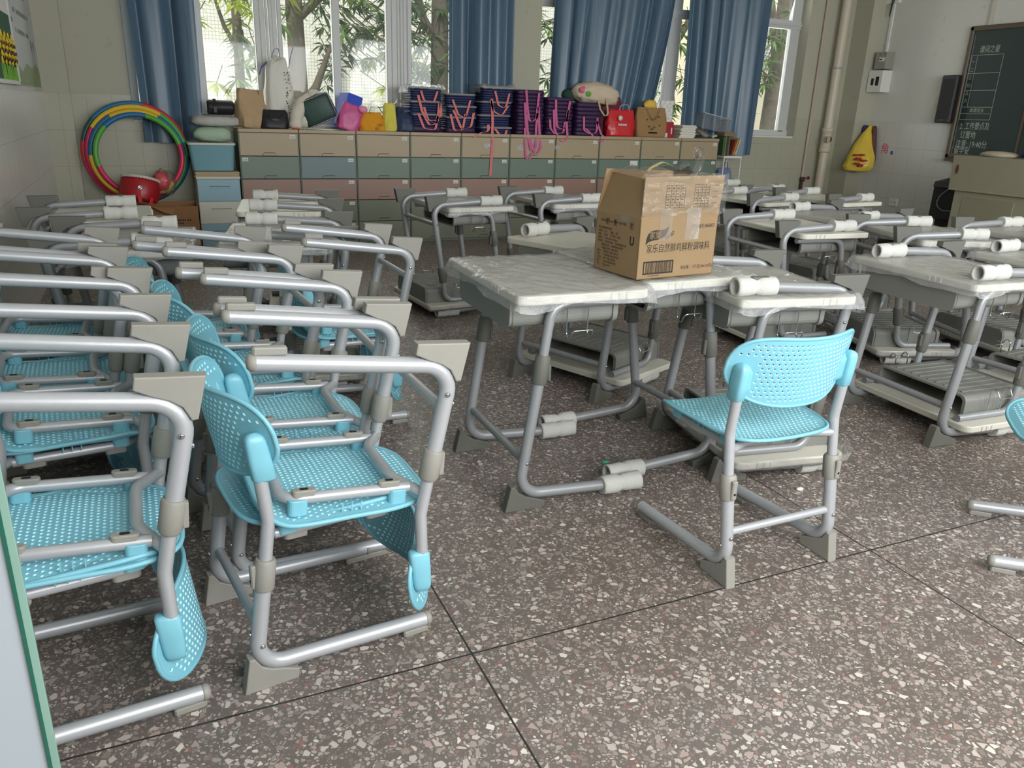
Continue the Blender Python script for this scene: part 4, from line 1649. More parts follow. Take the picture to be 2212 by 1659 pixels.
mb.blob((.10, 7.86, .61), (.14, .09, .17), p=2.2, seed=5, amp=.25)
mb.use(M_FILM2)
mb.blob((.125, 7.84, .60), (.19, .12, .22), p=2.2, seed=8, amp=.3)
tag(mb.build('red_bag_in_plastic'), 'small red bag in clear plastic, beside the red drum', 'bag')

root = empty('carton', (.08, 7.55, 0))
tag(root, 'worn brown cardboard carton on the floor in front of the hula hoops', 'cardboard box')
mb = MB().use(M_CARD_D)
for lo, hi in (((-.29, -.2, 0), (.29, -.192, .45)), ((-.29, .192, 0), (.29, .2, .45)), ((-.29, -.2, 0), (-.282, .2, .45)), ((.282, -.2, 0), (.29, .2, .45)), ((-.29, -.2, 0), (.29, .2, .01)), ((-.27, -.16, .36), (.27, .16, .40))):
    mb.box(lo, hi)
mb.build('carton_body', None, root)
mb = MB().use(M_CARD_D)

def flap(u, v):
    return (-.29 + .38 * u, -.20 - .07 * v + .01 * sin(8 * u), .45 + .03 * sin(5 * u) * v + .035 * v - .07 * v * v * u)
mb.grid(flap, 12, 5)
mb.build('flap', None, root)
mb = MB().use(M_INK)
for k, s in enumerate(('▪▪▪▪▪▪▪▪▪', '▪▪▪▪▪▪▪▪▪▪▪▪▪▪▪▪', '▪▪▪▪▪▪▪▪▪▪')):
    rr = random.Random(k)
    x = -.08 + .05 * (k == 2)
    for q in range(len(s)):
        mb.box((x + q * .019, -.2008, .352 - k * .026), (x + q * .019 + rr.uniform(.009, .015), -.2, .352 - k * .026 + .014))
mb.use(HC[0])
mb.prism([(.13, .02), (.20, .02), (.16, .07), (.12, .045)], 0, .0008, 0, frame=lambda a, b, c: (a, -.2 - c, b))
mb.build('printing', None, root)

# ------------------------------------------------------------------ things on the cabinet tops
def strap_loop(pts, side, w, m, parent, name='strap', th=.003, rad=.03):
    r = MB()
    r.ribbon(fillet(pts, rad, 5), side, w, th)
    return r.build(name, m, parent)


def soft_bag(name, label, x0, x1, z0, z1, y0, y1, m, seed, taper=.12, amp=.06, open_top=True, cat='bag', tilt=0, p=3.4):
    """Fabric or paper bag: a bulging box that narrows to a creased top edge."""
    root = empty(name, ((x0 + x1) / 2, (y0 + y1) / 2, z0))
    tag(root, label, cat)
    w, d, h = (x1 - x0) / 2, (y1 - y0) / 2, z1 - z0
    mb = MB().use(m)
    nu, nv = 36, 14

    def fn(u, v):
        a = 2 * pi * u
        c, s_ = cos(a), sin(a)
        e = 2 / p
        px = math.copysign(abs(c) ** e, c)
        py = math.copysign(abs(s_) ** e, s_)
        k = 1 - taper * v
        dd = (1 - .75 * v ** 1.6)
        q = Vector((px * 3 + seed, py * 3, v * 3.1))
        n1 = noise.noise(q) * amp
        n2 = noise.noise(q * 2.6) * amp * .5
        b = 1 + .10 * sin(pi * v) + n1 + n2
        return (px * w * k * b, py * d * dd * b, h * v * (1 + .35 * n1 * v) - (0 if v else 0))
    ids = mb.grid(fn, nu, nv, True, True)
    mb.face([r[0] for r in ids][::-1])
    if not open_top:
        mb.face([r[-1] for r in ids])
    o = mb.build('bag_body', None, root)
    root.rotation_euler = (0, tilt, 0)
    return root


def fabric(name, c, rough=.8, var=.12, bump=.25, bs=80):
    return mat(name, c, rough, var=var, vscale=14, bump=bump, bscale=bs)


b = soft_bag('paper_bag', 'crumpled brown paper carrier bag at the left end of the cabinets', .80, 1.03, CT, 1.42, 7.86, 8.06, mat('kraft_paper', S(186, 158, 122), .7, var=.15, vscale=12, bump=.5, bscale=26), 1.0, taper=-.04, amp=.13, tilt=radians(3), p=4.5)
b.rotation_euler.z = radians(24)
strap_loop([(.06, -.03, .33), (.09, -.04, .22), (.105, -.04, .10)], (0, 1, 0), .012, mat('brown_cord', S(92, 50, 34), .8), b, 'handle', .006)
b = soft_bag('black_bag', 'small black nylon lunch bag in front of the tall white bag', 1.0, 1.25, CT, 1.25, 7.86, 8.02, MATS['black_nylon'], 2.2, taper=.12, amp=.09, open_top=False)
strap_loop([(-.08, -.06, .14), (-.03, -.085, .08), (.03, -.085, .08), (.08, -.06, .13)], (0, 0, 1), .012, M_RUBBER, b)

M_WBAG = mat('white_tarp', S(226, 224, 214), .55, var=.06, vscale=5, bump=.35, bscale=18)
b = empty('white_tote', (1.215, 8.165, Z0 + .021))
tag(b, 'tall white drawstring bag with dark polka dots standing in the window', 'bag')
mb = MB().use(M_WBAG)
mb.blob((0, 0, .29), (.255, .19, .60), p=3.4, seed=21, amp=.13, freq=2.4, nu=44, nv=26, fn=lambda x, y, z: (x * (1 - .22 * max(0, z) / .3), y * (1 - .2 * max(0, z) / .3), z))
mb.build('bag_body', None, b)
mb = MB().use(mat('indigo_fabric', S(48, 44, 120), .7))
mb.ribbon(fillet([(-.09, 0, .55), (-.15, -.03, .50), (-.17, -.03, .44)], .03), (0, 1, .3), .035, .008)
mb.ribbon(fillet([(-.06, 0, .56), (-.02, -.02, .66), (.02, -.01, .68), (.03, .0, .60)], .04), (0, 1, 0), .022)
mb.ribbon(fillet([(.105, .0, .50), (.125, -.02, .60), (.155, -.02, .69)], .03), (0, 1, 0), .02)
mb.build('strap', None, b)
mb = MB().use(mat('dot_grey', S(96, 92, 96), .7))
rr = random.Random(4)
for k in range(34):
    a = rr.uniform(-.9, -.1)
    v = rr.uniform(.12, .82)
    x = .112 * (1 - .20 * max(0, v - .5) * 2) * min(1, .5 + rr.uniform(0, .40))
    yy = -.088
    mb.lathe([(0, 0), (.0055, 0), (.0055, .002), (0, .0025)], 6, frame=lambda p, q, c, x=x, yy=yy, v=v: (x + p, yy - c - .006, .58 * v + q))
mb.build('dots', None, b)

# goose plush
root = empty('plush_goose', (0, 0, 0))
tag(root, 'long white goose plush with orange beak drooping over the cabinet front', 'soft toy')
mb = MB().use(mat('white_plush', S(222, 216, 200), .95, var=.06, bump=.4, bscale=70, sheen=.3))
mb.tube(fillet([(1.315, 7.90, 1.115), (1.33, 7.91, 1.20), (1.38, 7.95, 1.30), (1.50, 7.99, 1.37), (1.55, 8.0, 1.385)], .08, 6), .06, 18, radii=None)
body = mb
n0 = len(mb.v)
mb.blob((1.40, 8.0, 1.17), (.20, .2, .17), p=2.3, seed=2, amp=.08)
mb.blob((1.515, 7.98, 1.375), (.15, .14, .13), p=2.2, seed=7, amp=.05)
mb.blob((1.315, 7.90, 1.125), (.125, .125, .09), p=2.2, seed=4, amp=.05, flat_bottom=False)
mb.build('body', None, root)
mb = MB().use(mat('orange_felt', S(226, 104, 50), .9))
mb.blob((1.545, 7.925, 1.362), (.075, .055, .075), p=2.2, seed=1, amp=.05, flat_bottom=False)
mb.build('beak', None, root)
mb = MB().use(MATS['orange_felt'])
mb.blob((1.312, 7.875, 1.094), (.07, .06, .024), p=2.2, seed=3, amp=.05, flat_bottom=False)
mb.build('foot', None, root)

M_DUF = fabric('dark_green_nylon', S(42, 72, 66), .45)
root = empty('duffel_bag', (1.60, 7.985, CT + .006))
tag(root, 'dark green box-shaped duffel bag lying tilted beside the goose plush', 'bag')
root.rotation_euler = (radians(4), radians(-24), radians(-12))
mb = MB().use(M_DUF)
mb.M = Matrix.Translation((0, 0, .02))
mb.blob((.02, 0, .165), (.32, .24, .27), p=5, seed=6, amp=.03)
mb.build('bag_body', None, root)
mb = MB().use(mat('piping_pink', S(206, 170, 186), .7))
mb.tube([(-.12, -.117, .07), (.165, -.120, .07), (.168, -.12, .302), (-.11, -.114, .305)], .0035, 6)
mb.ribbon(fillet([(-.085, -.05, .28), (-.15, -.06, .22), (-.14, -.07, .12)], .03), (0, 1, 0), .025)
mb.build('piping', None, root)

root = empty('fabric_box', (1.82, 8.10, CT + .004))
tag(root, 'bright blue fabric cube bag behind the pink pouch', 'bag')
root.rotation_euler = (0, radians(16), radians(20))
mb = MB().use(fabric('cobalt_nylon', S(52, 84, 206), .5))
mb.box((-.085, -.085, .02), (.085, .085, .335), .008)
mb.build('bag_body', None, root)

b = soft_bag('pink_pouch', 'magenta pink pouch with a rounded flap leaning on the dark green duffel', 1.69, 1.90, CT, 1.33, 7.86, 7.95, mat('pink_pvc', S(206, 84, 146), .35, var=.1, bump=.2, bscale=20), 4.4, taper=.1, amp=.12, open_top=False, tilt=radians(18), p=2.8)
mb = MB().use(mat('pink_lining', S(232, 140, 180), .4))
mb.blob((.09, -.03, .235), (.09, .05, .07), p=2.2, seed=4, amp=.1, flat_bottom=False)
mb.build('flap', None, b)
b = soft_bag('yellow_tote', 'mustard yellow drawstring bag with black handle, tipped over on the cabinets', 1.92, 2.18, CT, 1.255, 7.86, 8.02, fabric('mustard_cotton', S(226, 156, 30)), 5.2, taper=.3, amp=.16, open_top=False, p=2.6)
strap_loop([(-.03, -.02, .15), (-.01, -.03, .225), (.06, -.03, .235), (.11, -.03, .16)], (0, 1, 0), .022, M_RUBBER, b, 'handle')
mb = MB().use(M_INK)
text_into(mb, 'GO', .035, lambda x, y: (.035 + x, -.088, .045 + y))
text_into(mb, 'EU', .035, lambda x, y: (.015 + x, -.088, .012 + y))
mb.build('lettering', None, b)
b = soft_bag('yellow_pouch', 'pale yellow cloth pouch squeezed between the mustard bag and the navy bag', 2.16, 2.30, CT, 1.34, 7.87, 7.99, fabric('lemon_cotton', S(222, 212, 90)), 6.1, taper=.25, amp=.2, open_top=False, p=2.3)
b = soft_bag('navy_backpack', 'small navy backpack with clear plastic on top, left of the navy stacks', 2.27, 2.50, CT, 1.31, 7.86, 8.05, fabric('navy_nylon', S(40, 54, 88), .5), 7.3, taper=.25, amp=.18, open_top=False, p=2.6)
mb = MB().use(M_FILM2)
mb.blob((.0, .02, .25), (.2, .14, .10), p=2.2, seed=3, amp=.3, flat_bottom=False)
mb.build('plastic_wrap', None, b)
strap_loop([(-.08, -.06, .15), (-.03, -.10, .19), (.03, -.10, .2), (.09, -.06, .14)], (0, 0, 1), .02, MATS['navy_nylon'], b)

# stacks of folded bags with pink straps
M_NAVY = fabric('navy_fold', S(32, 42, 84), .55)
M_PURP = fabric('purple_fold', S(58, 33, 74), .55)
M_GREYF = fabric('grey_trim', S(150, 146, 138), .8)
M_PINK = mat('salmon_webbing', S(222, 128, 128), .8, var=.06)
M_ROSE = mat('rose_webbing', S(204, 104, 150), .8, var=.06)


def stack(x0, x1, layers, strap_m, where, straps, group):
    """layers: (height, material, lean) from the bottom up; every folded bag is a thing of its own."""
    z = CT + .001
    cx = (x0 + x1) / 2
    yf = 7.862
    objs = []
    n = len(layers)
    names = {0: 'lowest', n - 1: 'topmost'}
    for i, (h, m, lean) in enumerate(layers):
        root = empty('folded_bag', (cx + lean, 8.0, z))
        col = {M_NAVY: 'navy', M_PURP: 'purple', M_GREYF: 'grey'}[m]
        pos = names.get(i, '%s up' % {1: 'second', 2: 'third', 3: 'fourth', 4: 'fifth', 5: 'sixth', 6: 'seventh', 7: 'eighth', 8: 'ninth', 9: 'tenth', 10: 'eleventh'}.get(i, 'next'))
        tag(root, '%s folded bag, %s in %s' % (col, pos, where), 'bag', group)
        mb = MB().use(m)
        w = x1 - x0
        k = max(1, int(round(h / .022))) if m is M_NAVY else 1
        for q in range(k):
            mb.blob((0, 0, h * (q + .5) / k), (w * (1 - .03 * (q % 2)), .27, h / k * 1.12), p=7, seed=x0 * 7 + i + q * .3, amp=.03, freq=2.2, nu=28, nv=8)
        mb.build('folded_body', None, root)
        if m is M_NAVY:
            mb = MB().use(M_GREYF)
            mb.blob((0, 0, h * .97), (w * 1.03, .285, .02), p=7, seed=i, amp=.05, nu=28, nv=6)
            mb.build('trim', None, root)
        objs.append((root, z, h))
        z += h
    for li, pts, w in straps:
        root, zz, h = objs[min(li, n - 1)]
        rl = root.location
        mb = MB()
        mb.ribbon(fillet([(p[0] - rl.x, (p[2] if len(p) > 2 else yf - .012) - rl.y, p[1] - rl.z) for p in pts], .035, 4), (1, 0, .12), w)
        mb.build('strap', strap_m, root)
    return objs


G = 'folded bags stacked on the cabinet tops'
stack(2.43, 2.76, [(.06, M_PURP, 0), (.11, M_NAVY, .01), (.12, M_NAVY, -.01), (.13, M_NAVY, 0)], M_PINK, 'the leftmost folded bag stack',
      [(3, [(2.53, 1.47), (2.56, 1.38), (2.66, 1.36), (2.70, 1.47)], .022), (3, [(2.50, 1.43), (2.54, 1.28), (2.62, 1.14), (2.70, 1.18), (2.72, 1.36)], .026),
       (2, [(2.56, 1.32), (2.60, 1.2), (2.66, 1.19), (2.74, 1.24), (2.73, 1.36)], .024), (1, [(2.50, 1.26), (2.56, 1.12), (2.68, 1.10), (2.70, 1.24)], .024)], G)
stack(2.80, 3.13, [(.05, M_PURP, 0), (.10, M_NAVY, 0), (.105, M_NAVY, .01), (.115, M_NAVY, -.01)], M_PINK, 'the second folded bag stack from the left',
      [(3, [(2.86, 1.40), (2.92, 1.26), (3.0, 1.22), (3.05, 1.40)], .022), (2, [(2.87, 1.30), (2.96, 1.12), (3.06, 1.14), (3.09, 1.28)], .026), (1, [(2.84, 1.26), (2.88, 1.10), (2.97, 1.11), (3.0, 1.27)], .024)], G)
stack(3.17, 3.53, [(.06, M_NAVY, .01), (.12, M_NAVY, -.015), (.13, M_NAVY, 0), (.14, M_NAVY, .02)], M_PINK, 'the third folded bag stack, with the long strap',
      [(3, [(3.32, 1.50), (3.36, 1.36), (3.44, 1.33), (3.48, 1.48)], .022), (2, [(3.27, 1.41), (3.31, 1.30), (3.40, 1.26), (3.47, 1.36)], .024), (2, [(3.285, 1.42), (3.30, 1.2), (3.295, 1.10, 7.842), (3.295, 1.02, 7.825), (3.275, .66, 7.823)], .028),
       (0, [(3.25, 1.17), (3.26, 1.105), (3.17, 1.095, 7.82), (3.08, 1.04, 7.822)], .03), (0, [(3.33, 1.13), (3.36, 1.09, 7.84), (3.42, 1.03, 7.822), (3.46, 1.12)], .026)], G)
stack(3.585, 3.905, [(.036, M_PURP, .004 * (k % 3 - 1)) for k in range(11)] + [(.045, M_PURP, 0)], M_ROSE, 'the first purple stack, whose straps hang lowest',
      [(11, [(3.67, 1.52), (3.69, 1.36), (3.72, 1.20), (3.80, 1.24), (3.82, 1.50)], .026), (9, [(3.66, 1.40), (3.68, 1.18), (3.71, 1.08, 7.84), (3.76, .94, 7.82), (3.80, .86, 7.82), (3.85, .95, 7.82), (3.84, 1.12), (3.82, 1.36)], .028),
       (6, [(3.68, 1.28), (3.70, 1.10, 7.84), (3.72, .98, 7.818), (3.75, .90, 7.818), (3.79, .95, 7.818), (3.80, 1.15), (3.81, 1.3)], .026), (3, [(3.67, 1.15), (3.665, 1.0, 7.82), (3.68, .85, 7.82), (3.72, .82, 7.82), (3.75, .9, 7.82)], .024)], G)
stack(3.93, 4.255, [(.038, M_PURP, .004 * (k % 3 - 1)) for k in range(10)], M_ROSE, 'the middle purple stack',
      [(9, [(4.02, 1.44), (4.03, 1.30), (4.05, 1.16), (4.15, 1.14), (4.19, 1.43)], .026), (6, [(4.0, 1.34), (4.02, 1.14), (4.06, 1.08), (4.10, 1.01, 7.822), (4.17, 1.04, 7.822), (4.16, 1.22), (4.17, 1.34)], .026),
       (4, [(3.96, 1.24), (3.97, 1.15), (4.03, 1.09), (4.13, 1.11), (4.14, 1.22)], .024)], G)
stack(4.29, 4.61, [(.042, M_PURP, .004 * (k % 3 - 1)) for k in range(8)], M_ROSE, 'the purple stack under the flowery tote',
      [(5, [(4.37, 1.28), (4.38, 1.14), (4.46, 1.10), (4.54, 1.12), (4.54, 1.27)], .024), (2, [(4.40, 1.16), (4.50, 1.08), (4.57, 1.02, 7.822), (4.66, 1.05, 7.822), (4.60, 1.10), (4.53, 1.24)], .024)], G)


def draped(x0, x1, y0, y1, z, seed):
    def fn(u, v):
        x = x0 - .07 + (x1 - x0 + .10) * u
        y = y0 - .035 + (y1 - y0 + .05) * v
        over = max(0, x0 - x, x - x1, y0 - y)
        k = noise.noise(Vector((u * 5 + seed, v * 5, seed)))
        return (min(max(x, x0 - .035), x1 + .012), max(y, y0 - .012), z + .008 + .012 * abs(k) + .004 * noise.noise(Vector((u * 13, v * 13, seed))) - over * 1.1 + .02 * abs(k) * (over > 0))
    m = MB().use(M_FILM)
    m.grid(fn, 30, 20)
    return m


tag(draped(2.43, 2.77, 7.86, 8.14, 1.515, 3.0).build('clear_plastic_wrap'), 'clear plastic wrap spread over the top of the leftmost folded bag stack', 'plastic wrap')
tag(draped(3.19, 3.54, 7.86, 8.14, 1.545, 6.0).build('clear_plastic_wrap'), 'clear plastic wrap bulging from the top of the third folded bag stack', 'plastic wrap')

# flowery tote and neighbours
root = empty('flowery_tote', (4.58, 8.0, 1.42))
tag(root, 'cream cotton tote with red and green print lying on the right purple stack', 'bag')
mb = MB().use(mat('cream_cotton', S(214, 196, 172), .85, var=.06, bump=.25, bscale=30))
mb.blob((0, 0, .11), (.56, .26, .23), p=2.4, seed=12, amp=.12, nu=40, nv=20, fn=lambda x, y, z: (x, y, z - .25 * max(0, x) * .6))
mb.build('bag_body', None, root)
mb = MB().use(mat('red_print', S(196, 60, 66), .85))
rr = random.Random(9)
for k in range(22):
    x = -.16 + .32 * rr.random()
    z = .13 + .07 * rr.random()
    mb.blob((x, -.105 + .55 * (z - .13), z), (rr.uniform(.012, .04), .02, rr.uniform(.006, .012)), p=2, seed=k, amp=0, nu=8, nv=4, flat_bottom=False)
mb.use(mat('leaf_print', S(104, 170, 70), .85))
mb.blob((-.15, -.115, .095), (.07, .03, .06), p=2, seed=1, amp=0, nu=14, nv=8, flat_bottom=False)
mb.use(mat('pink_print', S(226, 110, 140), .85))
mb.blob((-.20, -.08, .13), (.10, .06, .08), p=2, seed=2, amp=.1, nu=14, nv=8, flat_bottom=False)
mb.build('print', None, root)
M_CREAMW = mat('cream_webbing', S(190, 172, 136), .85)
strap_loop([(-.03, -.11, .06), (-.01, -.145, -.06), (.06, -.15, -.14), (.09, -.145, -.10), (.075, -.12, .06)], (1, 0, 0), .022, M_CREAMW, root, 'handle')
mb = MB().use(fabric('dark_green_cotton', S(40, 72, 56)))
mb.blob((4.33, 8.1, 1.50), (.22, .2, .13), p=2.4, seed=31, amp=.2)
tag(mb.build('green_cloth'), 'dark green crumpled cloth lying left of the flowery tote', 'cloth')
b = soft_bag('maroon_bag', 'maroon bag standing behind the red carrier bag', 4.66, 4.98, CT, 1.50, 8.02, 8.2, fabric('maroon_nylon', S(110, 36, 54), .6), 8.8, taper=.25, amp=.09, open_top=False, tilt=radians(4))
b = soft_bag('red_carrier', 'glossy red carrier bag with white print and white handles', 4.70, 5.06, CT, 1.365, 7.86, 8.0, mat('red_film_bag', S(206, 40, 48), .3, var=.06, bump=.3, bscale=16), 9.9, taper=.16, amp=.10, open_top=False, p=2.9)
strap_loop([(-.03, -.01, .27), (-.02, -.02, .33), (.07, -.02, .34), (.10, -.01, .27)], (0, 1, 0), .02, M_PAPER, b, 'handle')
mb = MB().use(M_PAPER)
mb.lathe([(0, 0), (.028, 0), (.028, .002), (0, .002)], 8, frame=lambda p, q, c: (-.045 + p, -.076 - c, .195 + q))
for k in range(7):
    mb.box((-.07 + k * .016, -.0815, .115), (-.059 + k * .016, -.079, .135))
mb.build('print', None, b)
b = soft_bag('jute_bag', 'brown jute shopping bag with green and black print', 5.085, 5.46, CT, 1.40, 7.86, 8.0, mat('jute', S(160, 126, 84), .85, var=.12, bump=.4, bscale=140), 11.2, taper=.02, amp=.03, p=7)
strap_loop([(-.085, -.055, .30), (-.04, -.075, .21), (.0, -.08, .18), (.05, -.075, .22), (.085, -.055, .30)], (0, 0, 1), .012, mat('jute_cord', S(128, 98, 62), .9), b, 'handle')
mb = MB().use(mat('olive_print', S(88, 92, 50), .9))
for k, (px, pz, w) in enumerate(((-.05, .115, .03), (.02, .11, .026), (-.01, .09, .05), (.09, .13, .018), (.07, .22, .02), (-.08, .19, .016))):
    mb.blob((px, -.075, pz), (w, .012, .018), p=2, seed=k, amp=.1, nu=10, nv=6, flat_bottom=False)
mb.use(M_INK)
for k in range(7):
    mb.box((-.055 + k * .0165, -.0815, .040), (-.042 + k * .0165, -.076, .058))
mb.build('print', None, b)
mb = MB().use(mat('yellow_toy', S(230, 190, 80), .6))
mb.blob((5.27, 7.95, 1.43), (.17, .07, .10), p=2.2, seed=13, amp=.25, flat_bottom=False)
tag(mb.build('yellow_wrapper'), 'crumpled yellow wrapper sticking out of the jute bag', 'wrapper')
root = empty('egg_tray', (5.535, 8.02, 1.25))
tag(root, 'upright white foam egg tray behind the jute bag', 'tray')
mb = MB().use(M_WHITE)

def tray_fn(u, v):
    return (-.085 + .17 * u, -.02 - .018 * (sin(2 * pi * 2.5 * u) * sin(2 * pi * 3 * v)), .0 + .235 * v)
mb.grid(tray_fn, 24, 24)
mb.grid(lambda u, v: (tray_fn(u, v)[0], tray_fn(u, v)[1] + .006, tray_fn(u, v)[2]), 24, 24)
mb.build('tray_body', None, root)
mb = MB().use(mat('crimson_card', S(166, 30, 42), .5))
mb.box((5.47, 7.92, CT + .001), (5.60, 8.1, 1.25), .003)
mb.use(M_PAPER)
mb.box((5.485, 7.9185, CT + .002), (5.52, 7.92, 1.13))
mb.box((5.565, 7.9185, 1.12), (5.58, 7.92, 1.19))
tag(mb.build('red_box'), 'dark red card box under the foam egg tray', 'box')
# books
BK = [S(206, 196, 168), S(186, 170, 128), S(212, 206, 186), S(196, 184, 142), S(178, 160, 118), S(214, 206, 180)]
z = CT + .001
for k in range(9):
    h = (.014, .018, .012, .02, .016, .013, .018, .015, .014)[k]
    root = empty('book', (5.775 + .006 * ((k * 7) % 5 - 2), 8.0, z))
    root.rotation_euler = (0, 0, radians((k * 37) % 9 - 4))
    tag(root, 'paperback %s in the book pile near the right cabinet end' % ('lying lowest', 'second from the bottom', 'third from the bottom', 'fourth from the bottom', 'in the middle', 'fourth from the top', 'third from the top', 'second from the top', 'lying topmost')[k], 'book', 'pile of paperbacks on the cabinets')
    m = MB().use(mat('book_cover_%s' % 'abcdefghi'[k], BK[k % 6], .6))
    m.box((-.105, -.13, 0), (.105, .13, .0018))
    m.box((-.105, -.13, h - .0018), (.105, .13, h - .0004))
    m.box((.103, -.13, 0), (.105, .13, h - .0004))
    m.build('cover', None, root)
    m = MB().use(M_PAPER)
    m.box((-.102, -.127, .0018), (.103, .127, h - .0018))
    m.build('pages', None, root)
    z += h
z = CT + .001
for k in range(5):
    m = MB().use(mat('brown_book_%s' % 'abcde'[k], S(104 + 8 * k, 66 + 4 * k, 50), .7))
    m.box((5.605, 8.0, z), (5.66, 8.16, z + .024), .002)
    tag(m.build('brown_notebook'), 'brown notebook, %s of the small pile left of the paperbacks' % ('lowest', 'second lowest', 'middle one', 'second from top', 'topmost')[k], 'book', 'brown notebooks')
    z += .0245
mb = MB().use(M_PAPER)

def sheet(u, v):
    return (5.90 + .30 * u, 7.87 + .20 * v, CT + .004 + .115 * (1 - u) ** 2 * (1 - .3 * v) + .03 * abs(sin(4 * u + v)) + .012 * sin(9 * v) * u)
mb.grid(sheet, 18, 12)
mb.grid(lambda u, v: (lambda p: (p[0], p[1], p[2] + .003))(sheet(u, v)), 18, 12)
tag(mb.build('curled_papers'), 'curled loose white papers at the right end of the cabinets', 'paper')

# rack at the right end
root = empty('wire_rack', (6.475, 8.02, 0))
tag(root, 'narrow white two-shelf rack standing right of the drawer units', 'rack')
for z in (.535, .86):
    mb = MB().use(M_WHITE)
    mb.box((-.135, -.14, z), (.135, .14, z + .025), .003)
    mb.build('shelf', None, root)
for sx in (-1, 1):
    for sy in (-1, 1):
        mb = MB().use(M_WHITE)
        mb.tube([(sx * .128, sy * .133, 0), (sx * .128, sy * .133, .885)], .008, 8)
        mb.build('post', None, root)
mb = MB().use(M_WHITE)
mb.box((-.135, -.14, .08), (.135, .14, .10), .003)
mb.build('shelf', None, root)
cols = [S(64, 96, 64), S(120, 116, 60), S(74, 60, 52), S(70, 110, 100)]
for k in range(4):
    m = MB().use(mat('spine_%s' % 'abcd'[k], cols[k], .6))
    m.box((6.345 + k * .026, 7.93, .887), (6.367 + k * .026, 8.12, 1.10 + .01 * (k % 2)), .002)
    tag(m.build('upright_book'), '%s book standing upright at the left of the rack top' % ('dark green', 'olive', 'brown', 'teal')[k], 'book', 'books on the rack')
m = MB().use(M_CARD)
m.box((6.34, 7.92, 1.112), (6.50, 8.1, 1.16), .003)
tag(m.build('tan_carton'), 'flat tan carton on top of the upright books on the rack', 'box')
for k in range(3):
    m = MB().use(mat('picture_cover_%s' % 'abc'[k], (S(150, 60, 44), S(196, 150, 70), S(206, 190, 160))[k], .5, var=.5, vscale=14))
    m.M = Matrix.Translation((6.475 + .03 * k, 7.94, .887)) @ Matrix.Rotation(radians(16), 4, 'Y')
    m.box((-.008, -.02, .012), (.008, .15, .19 + .012 * k), .001)
    tag(m.build('leaning_book'), '%s picture book leaning on the rack top' % ('reddish', 'orange', 'pale')[k], 'book', 'leaning picture books')
m = MB().use(mat('mint_pad', S(150, 196, 180), .6))
root = empty('clear_tub', (6.22, 8.06, 1.165))
tag(root, 'empty clear plastic tub tilted above the right end of the cabinets', 'tub')
root.rotation_euler = (0, radians(10), 0)
m = MB().use(M_FILM2)
for lo, hi in (((-.2, -.1, 0), (.2, -.097, .17)), ((-.2, .097, 0), (.2, .1, .17)), ((-.2, -.1, 0), (-.197, .1, .17)), ((.197, -.1, 0), (.2, .1, .17)), ((-.2, -.1, 0), (.2, .1, .004))):
    m.box(lo, hi)
m.build('tub_body', None, root)
m = MB().use(M_ALU)
m.tube([(-.205, -.105, .17), (.205, -.105, .17), (.205, .105, .17), (-.205, .105, .17), (-.205, -.105, .17)], .005, 6)
m.build('rim', None, root)
b = soft_bag('grey_blue_tote', 'grey-blue felt tote with a yellow dot standing on the lower rack shelf', 6.36, 6.57, .562, .74, 7.95, 8.07, fabric('felt_blue', S(110, 126, 156)), 14.2, taper=.18, amp=.02)
strap_loop([(-.03, -.02, .16), (-.015, -.02, .24), (.02, -.02, .25), (.035, -.02, .16)], (0, 1, 0), .012, MATS['felt_blue'], b, 'handle')
m = MB().use(HC[2])
m.lathe([(0, 0), (.018, 0), (.018, .002), (0, .002)], 12, frame=lambda p, q, c: (-.035 + p, -.060 - c, .07 + q))
m.build('dot', None, b)

# ------------------------------------------------------------------ cardboard box on the desk
BX, BY, BZ = 1.476, 2.222, .7735
root = empty('cardboard_box', (BX, BY, BZ))
root.rotation_euler = (0, 0, radians(5.5))
tag(root, 'tall brown cardboard box with printed Chinese text, flaps up and taped, on the desk', 'cardboard box')
BW, BD, BH, FH = .345, .250, .205, .135
m = MB().use(M_CARD)
t = .004
for lo, hi in (((0, 0, 0), (BW, t, BH)), ((0, BD - t, 0), (BW, BD, BH)), ((0, 0, 0), (t, BD, BH)), ((BW - t, 0, 0), (BW, BD, BH)), ((0, 0, 0), (BW, BD, t))):
    m.box(lo, hi, .0008)
m.box((.01, .01, .05), (BW - .01, BD - .01, .09))
m.build('box_body', None, root)


def flap_part(p0, p1, q0, q1, th, nrm):
    """Flap from the edge p0-p1 up to q0-q1."""
    f = MB().use(M_CARD)
    p0, p1, q0, q1, nrm = [Vector(v) for v in (p0, p1, q0, q1, nrm)]

    def fn(u, v):
        a = p0 + (p1 - p0) * u
        b = q0 + (q1 - q0) * u
        return a + (b - a) * v + nrm * (.004 * sin(3.1 * u + 1) * v)
    f.grid(fn, 8, 6)
    f.grid(lambda u, v: fn(u, v) - nrm * th, 8, 6)
    for a, b in (((0, 0), (1, 0)), ((0, 1), (1, 1)), ((0, 0), (0, 1)), ((1, 0), (1, 1))):
        ids = [f.vert(x) for x in (fn(*a), fn(*b), fn(*b) - nrm * th, fn(*a) - nrm * th)]
        f.face(ids)
    return f.build('flap', None, root)


flap_part((.002, 0, BH), (BW, 0, BH), (.008, .006, BH + FH), (BW + .008, -.004, BH + FH + .004), .003, (0, -1, 0))
flap_part((0, BD, BH), (0, 0, BH), (.045, BD - .02, BH + FH), (.022, .012, BH + FH - .01), .003, (-1, 0, 0))
flap_part((BW, BD, BH), (0, BD, BH), (BW, BD + .01, BH + FH), (.01, BD - .02, BH + FH + .012), .003, (0, 1, 0))
flap_part((BW, 0, BH), (BW, BD, BH), (BW + .006, .0, BH + FH), (BW + .004, BD, BH + FH), .003, (1, 0, 0))

pr = MB().use(M_INK)


